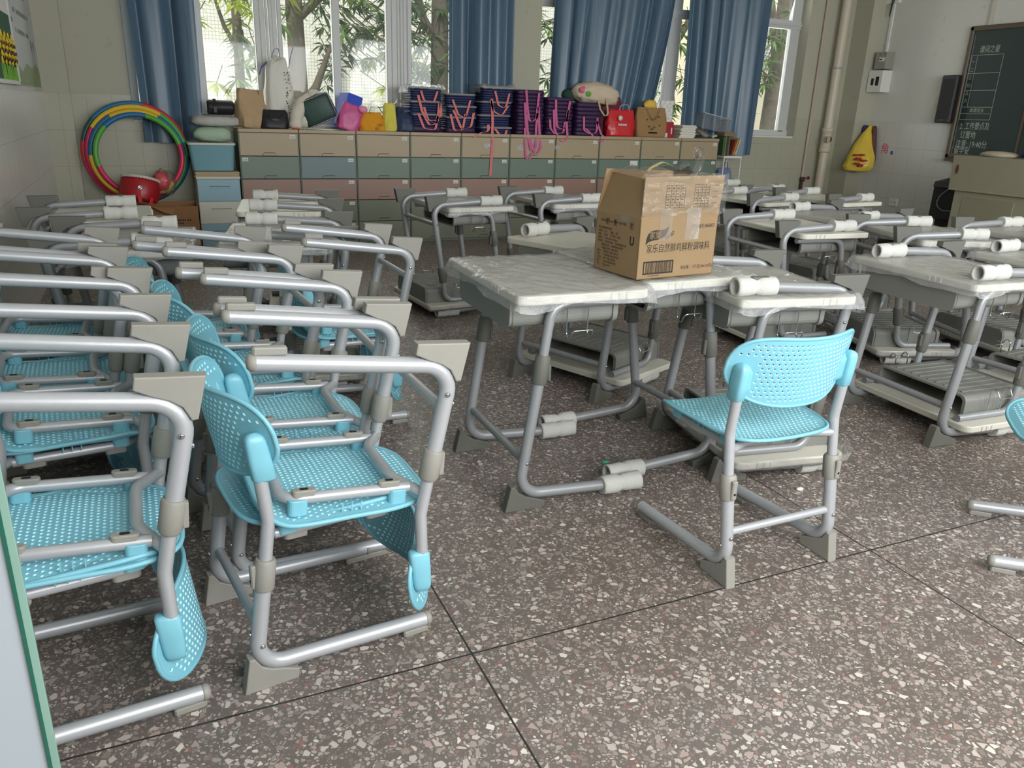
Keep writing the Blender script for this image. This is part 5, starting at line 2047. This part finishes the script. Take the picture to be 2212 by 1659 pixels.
def front(x, z, o=.0006):
    return (x, -o, z)


def leftf(y, z, o=.0006):
    return (-o, BD - y, z)


text_into(pr, '家乐自然鲜鸡鲜粉调味料', .0325, lambda x, y: front(.033 + x, .092 + y), squeeze=.80)
text_into(pr, '产品编号：', .0165, lambda x, y: front(.226 + x, .166 + y), squeeze=.85)
text_into(pr, '68660875', .0175, lambda x, y: front(.286 + x, .1675 + y), squeeze=.66)
text_into(pr, '净含量： 3千克(24x125克)', .0145, lambda x, y: front(.192 + x, .026 + y), squeeze=.90)
a = radians(26)
text_into(pr, '36087', .0185, lambda x, y: front(.113 + x * cos(a) - y * sin(a), .131 + x * sin(a) + y * cos(a)), squeeze=.95)
# logo: dark leaf shape with light characters
leafp = [(.028, .118), (.030, .138), (.036, .153), (.048, .163), (.066, .166), (.092, .166), (.110, .168), (.124, .178), (.121, .160), (.112, .146), (.098, .138), (.076, .133), (.054, .131), (.040, .127)]
pr.prism(leafp, 0, .0004, 0, frame=lambda x, z, w: (x, -.0002 - w, z))
# barcode
for x0, x1, z0, z1 in ((.026, .158, .056, .061), (.026, .158, .016, .021), (.026, .031, .016, .061), (.153, .158, .016, .061)):
    pr.box((x0, -.0006, z0), (x1, 0, z1))
rr = random.Random(12)
x = .037
while x < .147:
    w = rr.choice((.0012, .0018, .0026))
    pr.box((x, -.0006, .021), (x + w, 0, .056))
    x += w + rr.choice((.0014, .002, .003))
text_into(pr, '1 69 00208 90080 8', .0065, lambda x, y: front(.046 + x, .0085 + y), squeeze=1.0)
# small print on the left side
text_into(pr, '防潮防雨   小心轻放   请储存于阴凉干燥处', .0092, lambda x, y: leftf(.028 + x, .1735 + y), squeeze=.86)
for sx in (.060, .104, .196):
    for a0, a1, b0, b1 in ((0, .0165, 0, .0010), (0, .0165, .022, .0230), (0, .0010, 0, .023), (.0155, .0165, 0, .023)):
        pr.box((-.0006, BD - sx - a1, .165 + b0), (0, BD - sx - a0, .165 + b1))
    pr.prism([(sx + .0065, .168), (sx + .010, .168), (sx + .010, .178), (sx + .014, .178), (sx + .00825, .186), (sx + .0025, .178), (sx + .0065, .178)], 0, .0005, 0, frame=lambda y, z, w: (-.0002 - w, BD - y, z))
lines = ['家乐自然鲜鸡鲜粉调味料', '净含量：  3千克           箱规：  24袋', '规格：    125克/袋       生产日期：见包装', '外箱尺寸：  345mm×250mm×205mm', '贮存条件：  置于阴凉干燥处，开封后请密封并尽快', '            使用以免受潮，产品储存期内如有轻微', '            结块属正常现象，请放心食用。', '联系人：    餐饮策划（中国）有限公司', '地址：      广州市黄埔区经济技术开发区', '生产商：    食品（中国）有限公司', '地址：      广东省广州市经济开发区', '产地：      广东省广州市']
for k, s in enumerate(lines):
    text_into(pr, s, .0098, lambda x, y, k=k: leftf(.018 + x, .1475 - k * .0118 + y), squeeze=.74)
pr.box((-.0006, BD - .205, .120), (0, BD - .2, .142))
pr.box((-.0006, BD - .222, .120), (0, BD - .217, .142))
pr.prism([(.2 + .011 + .011 * cos(t_), .122 + .011 * sin(t_)) for t_ in [pi + k * pi / 8 for k in range(9)]] + [(.2 + .011 + .006 * cos(t_), .122 + .006 * sin(t_)) for t_ in [2 * pi - k * pi / 8 for k in range(9)]], 0, .0005, 0, frame=lambda y, z, w: (-.0002 - w, BD - y, z))
# tables printed on the front flap
for gx, gz, cw, ch_, nc in ((.098, .238, .0205, .0185, 4), (.222, .240, .0165, .0185, 4)):
    for k in range(5):
        pr.box((gx, -.0012, gz + k * ch_), (gx + nc * cw, -.0006 + .004, gz + k * ch_ + .0012))
    for k in range(nc + 1):
        pr.box((gx + k * cw, -.0012, gz), (gx + k * cw + .0012, .003, gz + 4 * ch_))
    for r_ in range(4):
        for k in range(nc):
            pr.box((gx + k * cw + .006, -.0012, gz + r_ * ch_ + .008), (gx + k * cw + .014, .003, gz + r_ * ch_ + .011))
for k in range(4):
    pr.box((.305, -.0012, .25 + k * .02), (.33, .003, .2515 + k * .02))
pr.build('printing', None, root)['label'] = 'black printed Chinese text, barcode and tables'
pr = MB().use(M_CARD)
text_into(pr, '家樂', .0300, lambda x, y: (.041 + x, -.0012, .1385 + y), squeeze=.86)
pr.build('logo_characters', None, root)
# packing tape and film
m = MB().use(M_TAPE)
for x0, x1 in ((.082, .135), (.198, .26)):
    m.box((x0, -.0016, .128), (x1, -.0012, BH + .03))
m.box((-.0016, .06, .185), (-.0012, .11, BH))
m.build('packing_tape', None, root)
m = MB().use(M_FILM2)

def wrap(u, v):
    x = -.01 + (BW + .025) * u
    z = BH + .012 + (FH + .0) * v
    k = noise.noise(Vector((u * 7, v * 5, 2)))
    return (x, -.010 - .012 * abs(k) - .004 * v, z + .01 * k)
m.grid(wrap, 40, 20)

def cover(u, v):
    x = .03 + .22 * u
    y = -.01 + .23 * v
    k = noise.noise(Vector((u * 4, v * 4, 6)))
    return (x + .02 * k, y, BH + FH + .008 + .035 * sin(pi * u) * (.4 + .6 * abs(k)) + .012 * k)
m.grid(cover, 30, 16)
m.build('clear_wrap', None, root)
m = MB().use(M_FILM2)
m.ribbon(fillet([(.295, .10, BH + FH - .02), (.322, .10, BH + FH + .04), (.300, .10, BH + FH + .075), (.318, .10, BH + FH + .10), (.334, .10, BH + FH + .07), (.322, .10, BH + FH + .01)], .02, 5), (0, 1, 0), .03, .001)
m.use(mat('yellowed_tape', S(176, 160, 110), .4))
m.ribbon(fillet([(.03, .05, BH + FH - .01), (.07, .06, BH + FH + .025), (.14, .08, BH + FH + .045), (.20, .09, BH + FH + .025)], .06, 5), (0, 1, .2), .012, .001)
m.build('loose_tape', None, root)

# ------------------------------------------------------------------ glass board at the left edge
root = empty('glass_board', (-.1625, .808, 0))
root.rotation_euler = (0, 0, radians(8))
tag(root, 'frosted white glass board with green edges, cut off at the lower left corner', 'glass board')
m = MB().use(mat('frosted_glass', S(150, 157, 162), .25, var=.04, vscale=3, dirt=((.05, .05, .06), 16, .70, .5)))
m.box((-.52, -.003, .10), (-.004, .003, 1.25))
m.build('panel', None, root)
m = MB().use(mat('green_glass_edge', S(116, 146, 134), .2, var=.12, vscale=12))
m.box((-.004, -.006, .10), (.006, .008, 1.25), .001)
m.use(mat('deep_green_edge', S(34, 84, 70), .2))
m.box((-.0046, -.0066, .10), (-.001, .0, 1.25))
m.build('edge', None, root)
for x in (-.42, -.12):
    m = MB().use(M_STEEL)
    m.tube([(x, 0, 0), (x, 0, .12)], .012, 10)
    m.box((x - .03, -.15, 0), (x + .03, .15, .02), .004)
    m.build('stand', None, root)

# ------------------------------------------------------------------ left wall board and poster
root = empty('notice_board', (0, 0, 0))
tag(root, 'green notice board with yellow paper flowers along its bottom on the left wall', 'notice board')
m = MB().use(M_ALU)
m.box((XL, 4.2, 1.365), (XL + .022, 6.63, 1.39), .003)
m.box((XL, 6.605, 1.365), (XL + .022, 6.63, 2.6), .003)
m.build('board_frame', None, root)
m = MB().use(mat('green_felt', S(52, 92, 70), .9, var=.08))
m.box((XL, 4.2, 1.38), (XL + .012, 6.61, 1.80), .002)
m.build('felt', None, root)
m = MB().use(M_PAPER)
m.box((XL, 4.2, 1.80), (XL + .012, 6.61, 2.6), .002)
m.build('paper_sheet', None, root)
m = MB().use(mat('sunflower_yellow', S(226, 194, 40), .8))
rr = random.Random(5)
for r_ in range(4):
    for k in range(9):
        y = 5.95 + k * .075 + .035 * (r_ % 2)
        z = 1.50 + r_ * .042 + .03 * (k % 2)
        m.blob((XL + .018, y, z), (.012, .055, .045), p=2, seed=k + r_, amp=.25, nu=10, nv=6, flat_bottom=False)
m.use(mat('flower_brown', S(70, 44, 24), .8))
for r_ in range(3):
    for k in range(9):
        m.blob((XL + .022, 5.985 + k * .075 + .03 * (r_ % 2), 1.515 + r_ * .045), (.01, .02, .03), p=2, seed=k, amp=0, nu=8, nv=5, flat_bottom=False)
m.use(mat('paper_leaf_green', S(120, 176, 60), .8))
for k in range(14):
    y = 5.93 + k * .05
    m.prism([(y, 1.39), (y + .02, 1.39), (y + .03 * rr.uniform(-1, 1), 1.47 + .03 * rr.random())], .012, .016, 0, frame=lambda a, b, c: (XL + c, a, b))
m.build('paper_flowers', None, root)

root = empty('poster', (0, 0, 0))
tag(root, 'tall pale grey printed poster on the left wall next to the notice board', 'poster')
m = MB().use(mat('grey_poster', S(188, 190, 190), .5, var=.03))
m.box((XL + .0005, 6.68, 1.365), (XL + .004, 8.12, 2.7))
m.build('sheet', None, root)
m = MB().use(mat('poster_text', S(120, 120, 122), .7))
rr = random.Random(8)
for r_ in range(7):
    y = 6.95
    z = 1.72 + r_ * .135
    while y < 7.75:
        w = rr.uniform(.04, .075)
        m.box((XL + .004, y, z), (XL + .0046, y + w, z + .032))
        y += w + (.012 if rr.random() < .72 else .07)
    m.box((XL + .004, 6.80, z + .06), (XL + .0046, 6.87, z + .09))
m.build('printed_lines', None, root)
m = MB().use(mat('poster_green', S(146, 160, 120), .7, var=.3, vscale=30))
m.prism([(6.70, 1.37), (8.10, 1.37), (8.10, 1.50), (7.9, 1.54), (7.6, 1.50), (7.3, 1.53), (7.0, 1.46), (6.70, 1.52)], 0, .0008, 0, frame=lambda a, b, c: (XL + .004 + c, a, b))
m.use(mat('poster_grey_tree', S(110, 120, 118), .7))
for y in (7.78, 7.92):
    m.box((XL + .0048, y, 1.46), (XL + .0054, y + .012, 1.68))
    m.prism([(y + .006 + .03 * cos(k * pi / 4), 1.68 + .035 * sin(k * pi / 4)) for k in range(8)], 0, .0006, 0, frame=lambda a, b, c: (XL + .0048 + c, a, b))
m.build('printed_landscape', None, root)

# ------------------------------------------------------------------ right wall
root = empty('blackboard', (0, 0, 0))
tag(root, 'green-black chalkboard in a dark wooden frame on the right wall', 'blackboard')
M_WOODF = mat('dark_wood', S(92, 78, 60), .5, var=.2, vscale=12)
m = MB().use(M_WOODF)
xb = XR - .05
y0, y1, zb, zt = 2.6, 6.735, .955, 2.385
m.box((xb, y0, zt - .055), (XR, y1, zt), .012)
m.box((xb, y0, zb), (XR, y1, zb + .055), .012)
m.box((xb, y1 - .055, zb), (XR, y1, zt), .012)
m.box((xb, y0, zb), (XR, y0 + .055, zt), .012)
m.build('board_frame', None, root)
m = MB().use(mat('chalkboard', S(46, 58, 55), .55, var=.16, vscale=3, bump=.03, bscale=200))
m.box((xb + .018, y0 + .05, zb + .05), (XR - .005, y1 - .05, zt - .05))
m.build('writing_surface', None, root)
m = MB().use(M_WOODF)
m.box((xb + .010, 5.875, zb + .05), (xb + .02, 5.90, zt - .05))
m.box((xb - .05, y0, zb - .03), (XR, 6.70, zb), .004)
m.build('chalk_tray', None, root)
m = MB().use(mat('chalk', S(176, 182, 172), .9))
xs = xb + .0172


def chalk(y, z):
    return (xs, y, z)


for z in (2.078, 1.887, 1.705, 1.525, 1.455, 1.39):
    m.box((xs, 6.275, z - .002), (xs + .001, 6.655, z + .002))
for y in (6.275, 6.585, 6.655):
    m.box((xs, y - .002, 1.39 if y != 6.585 else 1.525), (xs + .001, y + .002, 2.078))
m.box((xs, 6.662, 1.0), (xs + .001, 6.665, 2.3))
text_into(m, '课间之星', .085, lambda x, y: chalk(6.575 - x, 2.105 + y), squeeze=.72)
for k, s in enumerate(('一', '二', '三', '四', '五', '六')):
    text_into(m, s, .05, lambda x, y, k=k: chalk(6.645 - x, 1.99 - k * .083 + y), squeeze=.9)
text_into(m, '本周班长', .05, lambda x, y: chalk(6.545 - x, 1.472 + y), squeeze=.9)
text_into(m, '2. 工作要点及', .088, lambda x, y: chalk(6.625 - x, 1.285 + y + .02 * x), squeeze=.7)
text_into(m, '订置地', .088, lambda x, y: chalk(6.60 - x, 1.19 + y), squeeze=.75)
text_into(m, '注意: 19:40分', .092, lambda x, y: chalk(6.635 - x, 1.09 + y), squeeze=.75)
text_into(m, '留学安', .095, lambda x, y: chalk(6.64 - x, 1.012 + y), squeeze=.7)
m.build('chalk_writing', None, root)

root = empty('soundbar', (0, 0, 0))
tag(root, 'black wall speaker mounted at the left edge of the blackboard', 'speaker')
m = MB().use(M_RUBBER)
m.prism([(8.60, 6.70), (8.72, 6.72), (8.72, 6.88), (8.60, 6.91), (8.585, 6.89), (8.585, 6.72)], 1.345, 1.87, .012, frame=lambda a, b, c: (a, b, c))
m.build('speaker_body', None, root)
m = MB().use(mat('speaker_cloth', S(48, 47, 48), .8, bump=.3, bscale=300))
m.box((8.581, 6.725, 1.39), (8.587, 6.885, 1.83), .002)
m.build('grille', None, root)
m = MB().use(mat('badge_grey', S(120, 120, 124), .4))
m.box((8.579, 6.78, 1.375), (8.582, 6.83, 1.381))
m.build('badge', None, root)


def wall_box(name, label, cat, y0, y1, z0, z1, d, m0, bev=.006):
    root = empty(name, (0, 0, 0))
    tag(root, label, cat)
    m = MB().use(m0)
    m.box((XR - d, y0, z0), (XR, y1, z1), bev)
    m.build('housing', None, root)
    return root


r1 = wall_box('meter_box', 'small grey electricity meter box high on the right wall', 'meter box', 7.752, 7.93, 1.965, 2.165, .14, mat('meter_grey', S(150, 150, 140), .5))
m = MB().use(M_PAPER)
m.box((XR - .1425, 7.775, 2.055), (XR - .14, 7.86, 2.10))
m.use(M_INK)
m.box((XR - .143, 7.815, 2.070), (XR - .1424, 7.857, 2.085))
for y in (7.78, 7.86):
    m.lathe([(0, 0), (.006, 0), (.006, .003), (0, .003)], 8, frame=lambda a, b, c, y=y: (XR - .14 - c, y + a, 2.14 + b))
m.build('display', None, r1)
r1 = wall_box('breaker_box', 'white breaker box with two dark switch windows under the grey meter', 'breaker box', 7.745, 7.975, 1.69, 1.95, .16, M_WHITE)
m = MB().use(M_INK)
m.box((XR - .1615, 7.875, 1.775), (XR - .16, 7.915, 1.855))
m.box((XR - .1615, 7.795, 1.77), (XR - .16, 7.845, 1.875))
m.use(HC[0])
m.box((XR - .1625, 7.803, 1.782), (XR - .1614, 7.815, 1.795))
m.build('switch_window', None, r1)
m = MB().use(M_WHITE)
m.box((XR - .022, 7.872, 2.165), (XR, 7.912, 2.75), .003)
m.box((XR - .05, 7.80, 2.73), (XR, 7.99, 2.83), .006)
tag(m.build('cable_conduit'), 'white cable conduit running up the wall from the meter box', 'conduit')
m = MB().use(M_RUBBER)
m.tube(fillet([(XR - .03, 7.70, 2.9), (XR - .03, 7.72, 2.70), (XR - .03, 7.725, 2.56)], .1), .006, 6)
m.tube(fillet([(XR - .03, 7.64, 2.9), (XR - .03, 7.70, 2.72), (XR - .03, 7.725, 2.56)], .1), .006, 6)
o = m.build('black_cable')
o.location = (-.03, .17, .02)
tag(o, 'looped black cable hanging on the wall left of the conduit', 'cable')
m = MB().use(mat('aged_conduit', S(190, 182, 164), .6))
m.box((XR - .02, 6.535, 2.385), (XR, 6.565, 3.25), .003)
tag(m.build('wall_conduit'), 'thin beige conduit running up the wall above the blackboard', 'conduit')
r1 = wall_box('wall_socket', 'white double wall socket low on the right wall', 'socket', 7.30, 7.42, .32, .41, .022, M_WHITE, .004)
m = MB().use(M_INK)
for y in (7.335, 7.385):
    m.box((XR - .0232, y - .005, .355), (XR - .022, y + .005, .372))
m.build('socket_holes', None, r1)
r1 = wall_box('light_switch', 'cream light switch just left of the black wall speaker', 'switch', 6.955, 7.045, 1.53, 1.62, .02, mat('cream_switch', S(206, 204, 176), .5), .004)
m = MB().use(MATS['cream_switch'])
m.box((XR - .024, 6.975, 1.55), (XR - .019, 7.025, 1.60), .002)
m.build('rocker', None, r1)
m = MB().use(mat('sticker_pink', S(216, 70, 130), .6))
text_into(m, '角', .135, lambda x, y: (XR - .002, 7.715 - x, .965 + y), squeeze=.95)
m.use(mat('sticker_blue', S(60, 110, 180), .6))
m.box((XR - .002, 7.515, .945), (XR - .001, 7.555, .99))
tag(m.build('wall_sticker'), 'pink Chinese character sticker with a small blue square on the right wall', 'sticker')

root = empty('hook_strip', (0, 0, 0))
tag(root, 'small cream hook strip carrying the yellow bag on the right wall', 'hook')
m = MB().use(mat('cream_hook', S(206, 202, 168), .5))
m.box((XR - .012, 7.83, 1.272), (XR, 8.0, 1.302), .003)
for y in (7.86, 7.91, 7.96):
    m.tube(fillet([(XR - .01, y, 1.285), (XR - .045, y, 1.275), (XR - .045, y, 1.295)], .01), .005, 6)
m.build('hooks', None, root)


def hanging(name, label, cat, pts, m0, seed, amp, shift=0, skew=0):
    """Bag hanging from a hook: rings of (centre y, z, half width, half depth)."""
    root = empty(name, (0, 0, 0))
    tag(root, label, cat)
    mb = MB().use(m0)

    def fn(u, v):
        f = v * (len(pts) - 1)
        i = min(int(f), len(pts) - 2)
        t = f - i
        cyy, z, w, d = [pts[i][q] * (1 - t) + pts[i + 1][q] * t for q in range(4)]
        a = 2 * pi * u
        k = 1 + amp * noise.noise(Vector((cos(a) * 2 + seed, sin(a) * 2, v * 3))) + amp * .4 * sin(9 * a + 3 * v)
        sh = shift * v
        return (XR - .012 - d + d * cos(a) * min(k, 1.0) - sh - (w * sin(a) * k * skew * v), cyy + w * sin(a) * k, z)
    ids = mb.grid(fn, 40, 24, True, True)
    mb.face([r[-1] for r in ids])
    mb.build('bag_body', None, root)
    return root


yb = hanging('yellow_carrier', 'yellow plastic carrier bag with red print hanging on the right wall', 'bag',
             [(7.90, 1.285, .012, .03), (7.88, 1.20, .045, .06), (7.85, 1.05, .095, .10), (7.80, .90, .145, .12), (7.79, .78, .155, .12), (7.78, .725, .11, .10), (7.78, .715, .03, .03)],
             mat('yellow_film', S(226, 196, 70), .35, var=.14, vscale=9, bump=.4, bscale=16), 3, .10, .20, .75)
mb = MB().use(mat('red_ink', S(186, 50, 40), .5))
rr = random.Random(3)
for k in range(9):
    u_ = rr.uniform(-.06, .06)
    mb.blob((8.36 + .68 * u_, 7.695 - .73 * u_, .78 + .17 * rr.random()), (.07, .07, .024), p=3, seed=k, amp=.1, nu=10, nv=6, flat_bottom=False)
mb.build('print', None, yb)
hanging('brown_umbrella', 'folded brown umbrella hanging beside the yellow carrier bag', 'umbrella',
        [(7.84, 1.285, .015, .02), (7.83, 1.22, .035, .035), (7.80, 1.0, .05, .045), (7.785, .88, .055, .05), (7.79, .80, .03, .03), (7.79, .785, .01, .01)],
        mat('brown_cloth', S(92, 58, 50), .7, var=.15), 6, .2)
mb = MB().use(mat('navy_cloth', S(42, 56, 100), .8))
mb.blob((XR - .06, 8.0 - .02, 1.235), (.10, .13, .11), p=2.3, seed=4, amp=.15, flat_bottom=False)
tag(mb.build('navy_hat'), 'navy cloth cap hanging behind the top of the yellow bag', 'cap')

# drain pipe and thin riser
root = empty('drain_pipe', (0, 0, 0))
tag(root, 'thick cream drain pipe in the right back corner', 'pipe')
M_PVC = mat('cream_pvc', S(206, 196, 176), .4, var=.05, vscale=4)
m = MB().use(M_PVC)
m.tube([(8.19, 8.15, 0), (8.19, 8.15, ZC)], .058, 24, caps=False)
m.build('pipe_run', None, root)
m = MB().use(M_PVC)
m.lathe([(.060, .93), (.072, .935), (.072, .985), (.066, .99), (.066, 1.19), (.072, 1.195), (.072, 1.235), (.060, 1.24)], 24, frame=lambda a, b, c: (8.19 + a, 8.15 + b, c))
m.tube([(8.17, 8.12, 1.08), (8.115, 8.02, 1.10)], .036, 16, caps=False)
m.lathe([(.036, 0), (.046, 0), (.046, .04), (.036, .04)], 16, frame=lambda a, b, c: (8.118 - .02 + a * .9 + (.025 - c) * .45, 8.035 - .02 + a * .4 - (c - .025) * .8, 1.098 + b))
m.build('branch_tee', None, root)
m = MB().use(M_STEEL)
m.lathe([(.059, 1.955), (.064, 1.958), (.064, 1.975), (.059, 1.978)], 24, frame=lambda a, b, c: (8.19 + a, 8.15 + b, c))
m.box((8.18, 8.2, 1.955), (8.20, 8.27, 1.978))
m.build('pipe_clamp', None, root)
root = empty('water_riser', (0, 0, 0))
tag(root, 'thin painted water pipe with a red valve left of the drain pipe', 'pipe')
m = MB().use(mat('pink_paint', S(188, 172, 160), .6, var=.1))
m.tube([(7.965, 8.245, .55), (7.965, 8.245, ZC)], .018, 12, caps=False)
m.build('pipe_run', None, root)
m = MB().use(mat('rusty_iron', S(70, 52, 42), .8, var=.3))
m.tube([(7.965, 8.245, 0), (7.965, 8.245, .58)], .022, 12, caps=False)
m.lathe([(.02, .55), (.034, .56), (.034, .60), (.02, .61)], 12, frame=lambda a, b, c: (7.965 + a, 8.235 + b, c))
m.build('iron_joint', None, root)
m = MB().use(mat('valve_red', S(140, 40, 34), .6))
m.tube([(7.985, 8.22, .595), (8.03, 8.2, .60)], .008, 8)
m.lathe([(0, 0), (.022, 0), (.022, .008), (0, .008)], 12, frame=lambda a, b, c: (8.03 + c, 8.2 + a, .60 + b))
m.build('valve_handle', None, root)

# lectern
root = empty('lectern', (7.25, 5.5, 0))
tag(root, 'olive grey teacher lectern cabinet in front of the blackboard', 'lectern')
M_LEC = mat('olive_laminate', S(148, 144, 122), .55, var=.07, vscale=6, dirt=((.12, .11, .09), 26, .70, .5))
m = MB().use(M_LEC)
m.box((.015, -1.35, .0), (.62, -.05, .715), .004)
m.build('base_cabinet', None, root)
m = MB().use(M_LEC)
m.box((-.02, -1.38, .715), (.65, .0, .735), .003)
m.prism([(-.005, .735), (.55, .735), (.55, 1.03), (-.02, 1.045)], -1.36, .012, .004, frame=lambda a, b, c: (a, c, b))
m.build('top_housing', None, root)
m = MB().use(mat('lectern_panel', S(138, 134, 112), .55, var=.05))
m.box((.010, -.68, .08), (.017, -.15, .66), .003)
m.build('door_panel', None, root)
m = MB().use(mat('brown_oval', S(96, 62, 44), .5))
m.prism([(-.055 + .014 * cos(k * pi / 6), .915 + .045 * sin(k * pi / 6)) for k in range(12)], 0, .004, .001, frame=lambda a, b, c: (-.018 - c, a, b))
m.build('finger_hole', None, root)
mb = MB().use(mat('beige_cloth', S(176, 166, 142), .9, bump=.3, bscale=60))
mb.blob((7.45, 5.20, 1.063), (.22, .36, .07), p=2.1, seed=41, amp=.12)
tag(mb.build('beige_rag'), 'crumpled beige cloth on top of the lectern', 'cloth')
mb = MB().use(mat('blue_cloth', S(26, 36, 84), .85))
mb.blob((7.5, 4.86, 1.085), (.26, .26, .11), p=2.2, seed=43, amp=.15)
tag(mb.build('dark_blue_cloth'), 'dark blue cloth heap on the lectern, cut off by the right edge', 'cloth')

root = empty('amplifier', (7.62, 5.84, 0))
tag(root, 'black portable amplifier with a knob on top, left of the lectern', 'amplifier')
m = MB().use(M_RUBBER)
m.box((-.02, -.20, .37), (.26, .115, .70), .008)
m.prism([(-.03, .70), (.27, .70), (.27, .80), (-.01, .755)], -.21, .12, .006, frame=lambda a, b, c: (a, c, b))
m.box((.02, -.16, .0), (.22, .06, .372), .01)
m.build('amplifier_body', None, root)
m = MB().use(M_RUBBER)
m.lathe([(.05, 0), (.052, .02), (.06, .03), (.06, .07), (.05, .085), (0, .086)], 18, frame=lambda a, b, c: (.11 + a, -.06 + b, .775 + c))
m.build('knob', None, root)
m = MB().use(M_CAP)
m.tube(fillet([(-.028, -.09, .70), (-.045, .0, .62), (-.045, .03, .52), (-.04, -.05, .47), (-.03, -.19, .475)], .06), .005, 6)
m.build('cable', None, root)

# scraps on the floor
for (px, py, c, lab) in ((1.53, 2.41, S(90, 190, 140), 'tiny green paper scrap on the floor under the two middle desks'), (2.10, 1.95, S(220, 220, 214), 'tiny white paper scrap on the floor right of the single chair'), (.80, 3.65, S(210, 210, 200), 'tiny crumpled white scrap on the floor left of the middle desks')):
    m = MB().use(mat('scrap', c, .8))
    m.blob((px, py, .004), (.03, .02, .010), p=3, seed=px, amp=.3, nu=8, nv=5)
    tag(m.build('paper_scrap'), lab, 'scrap')
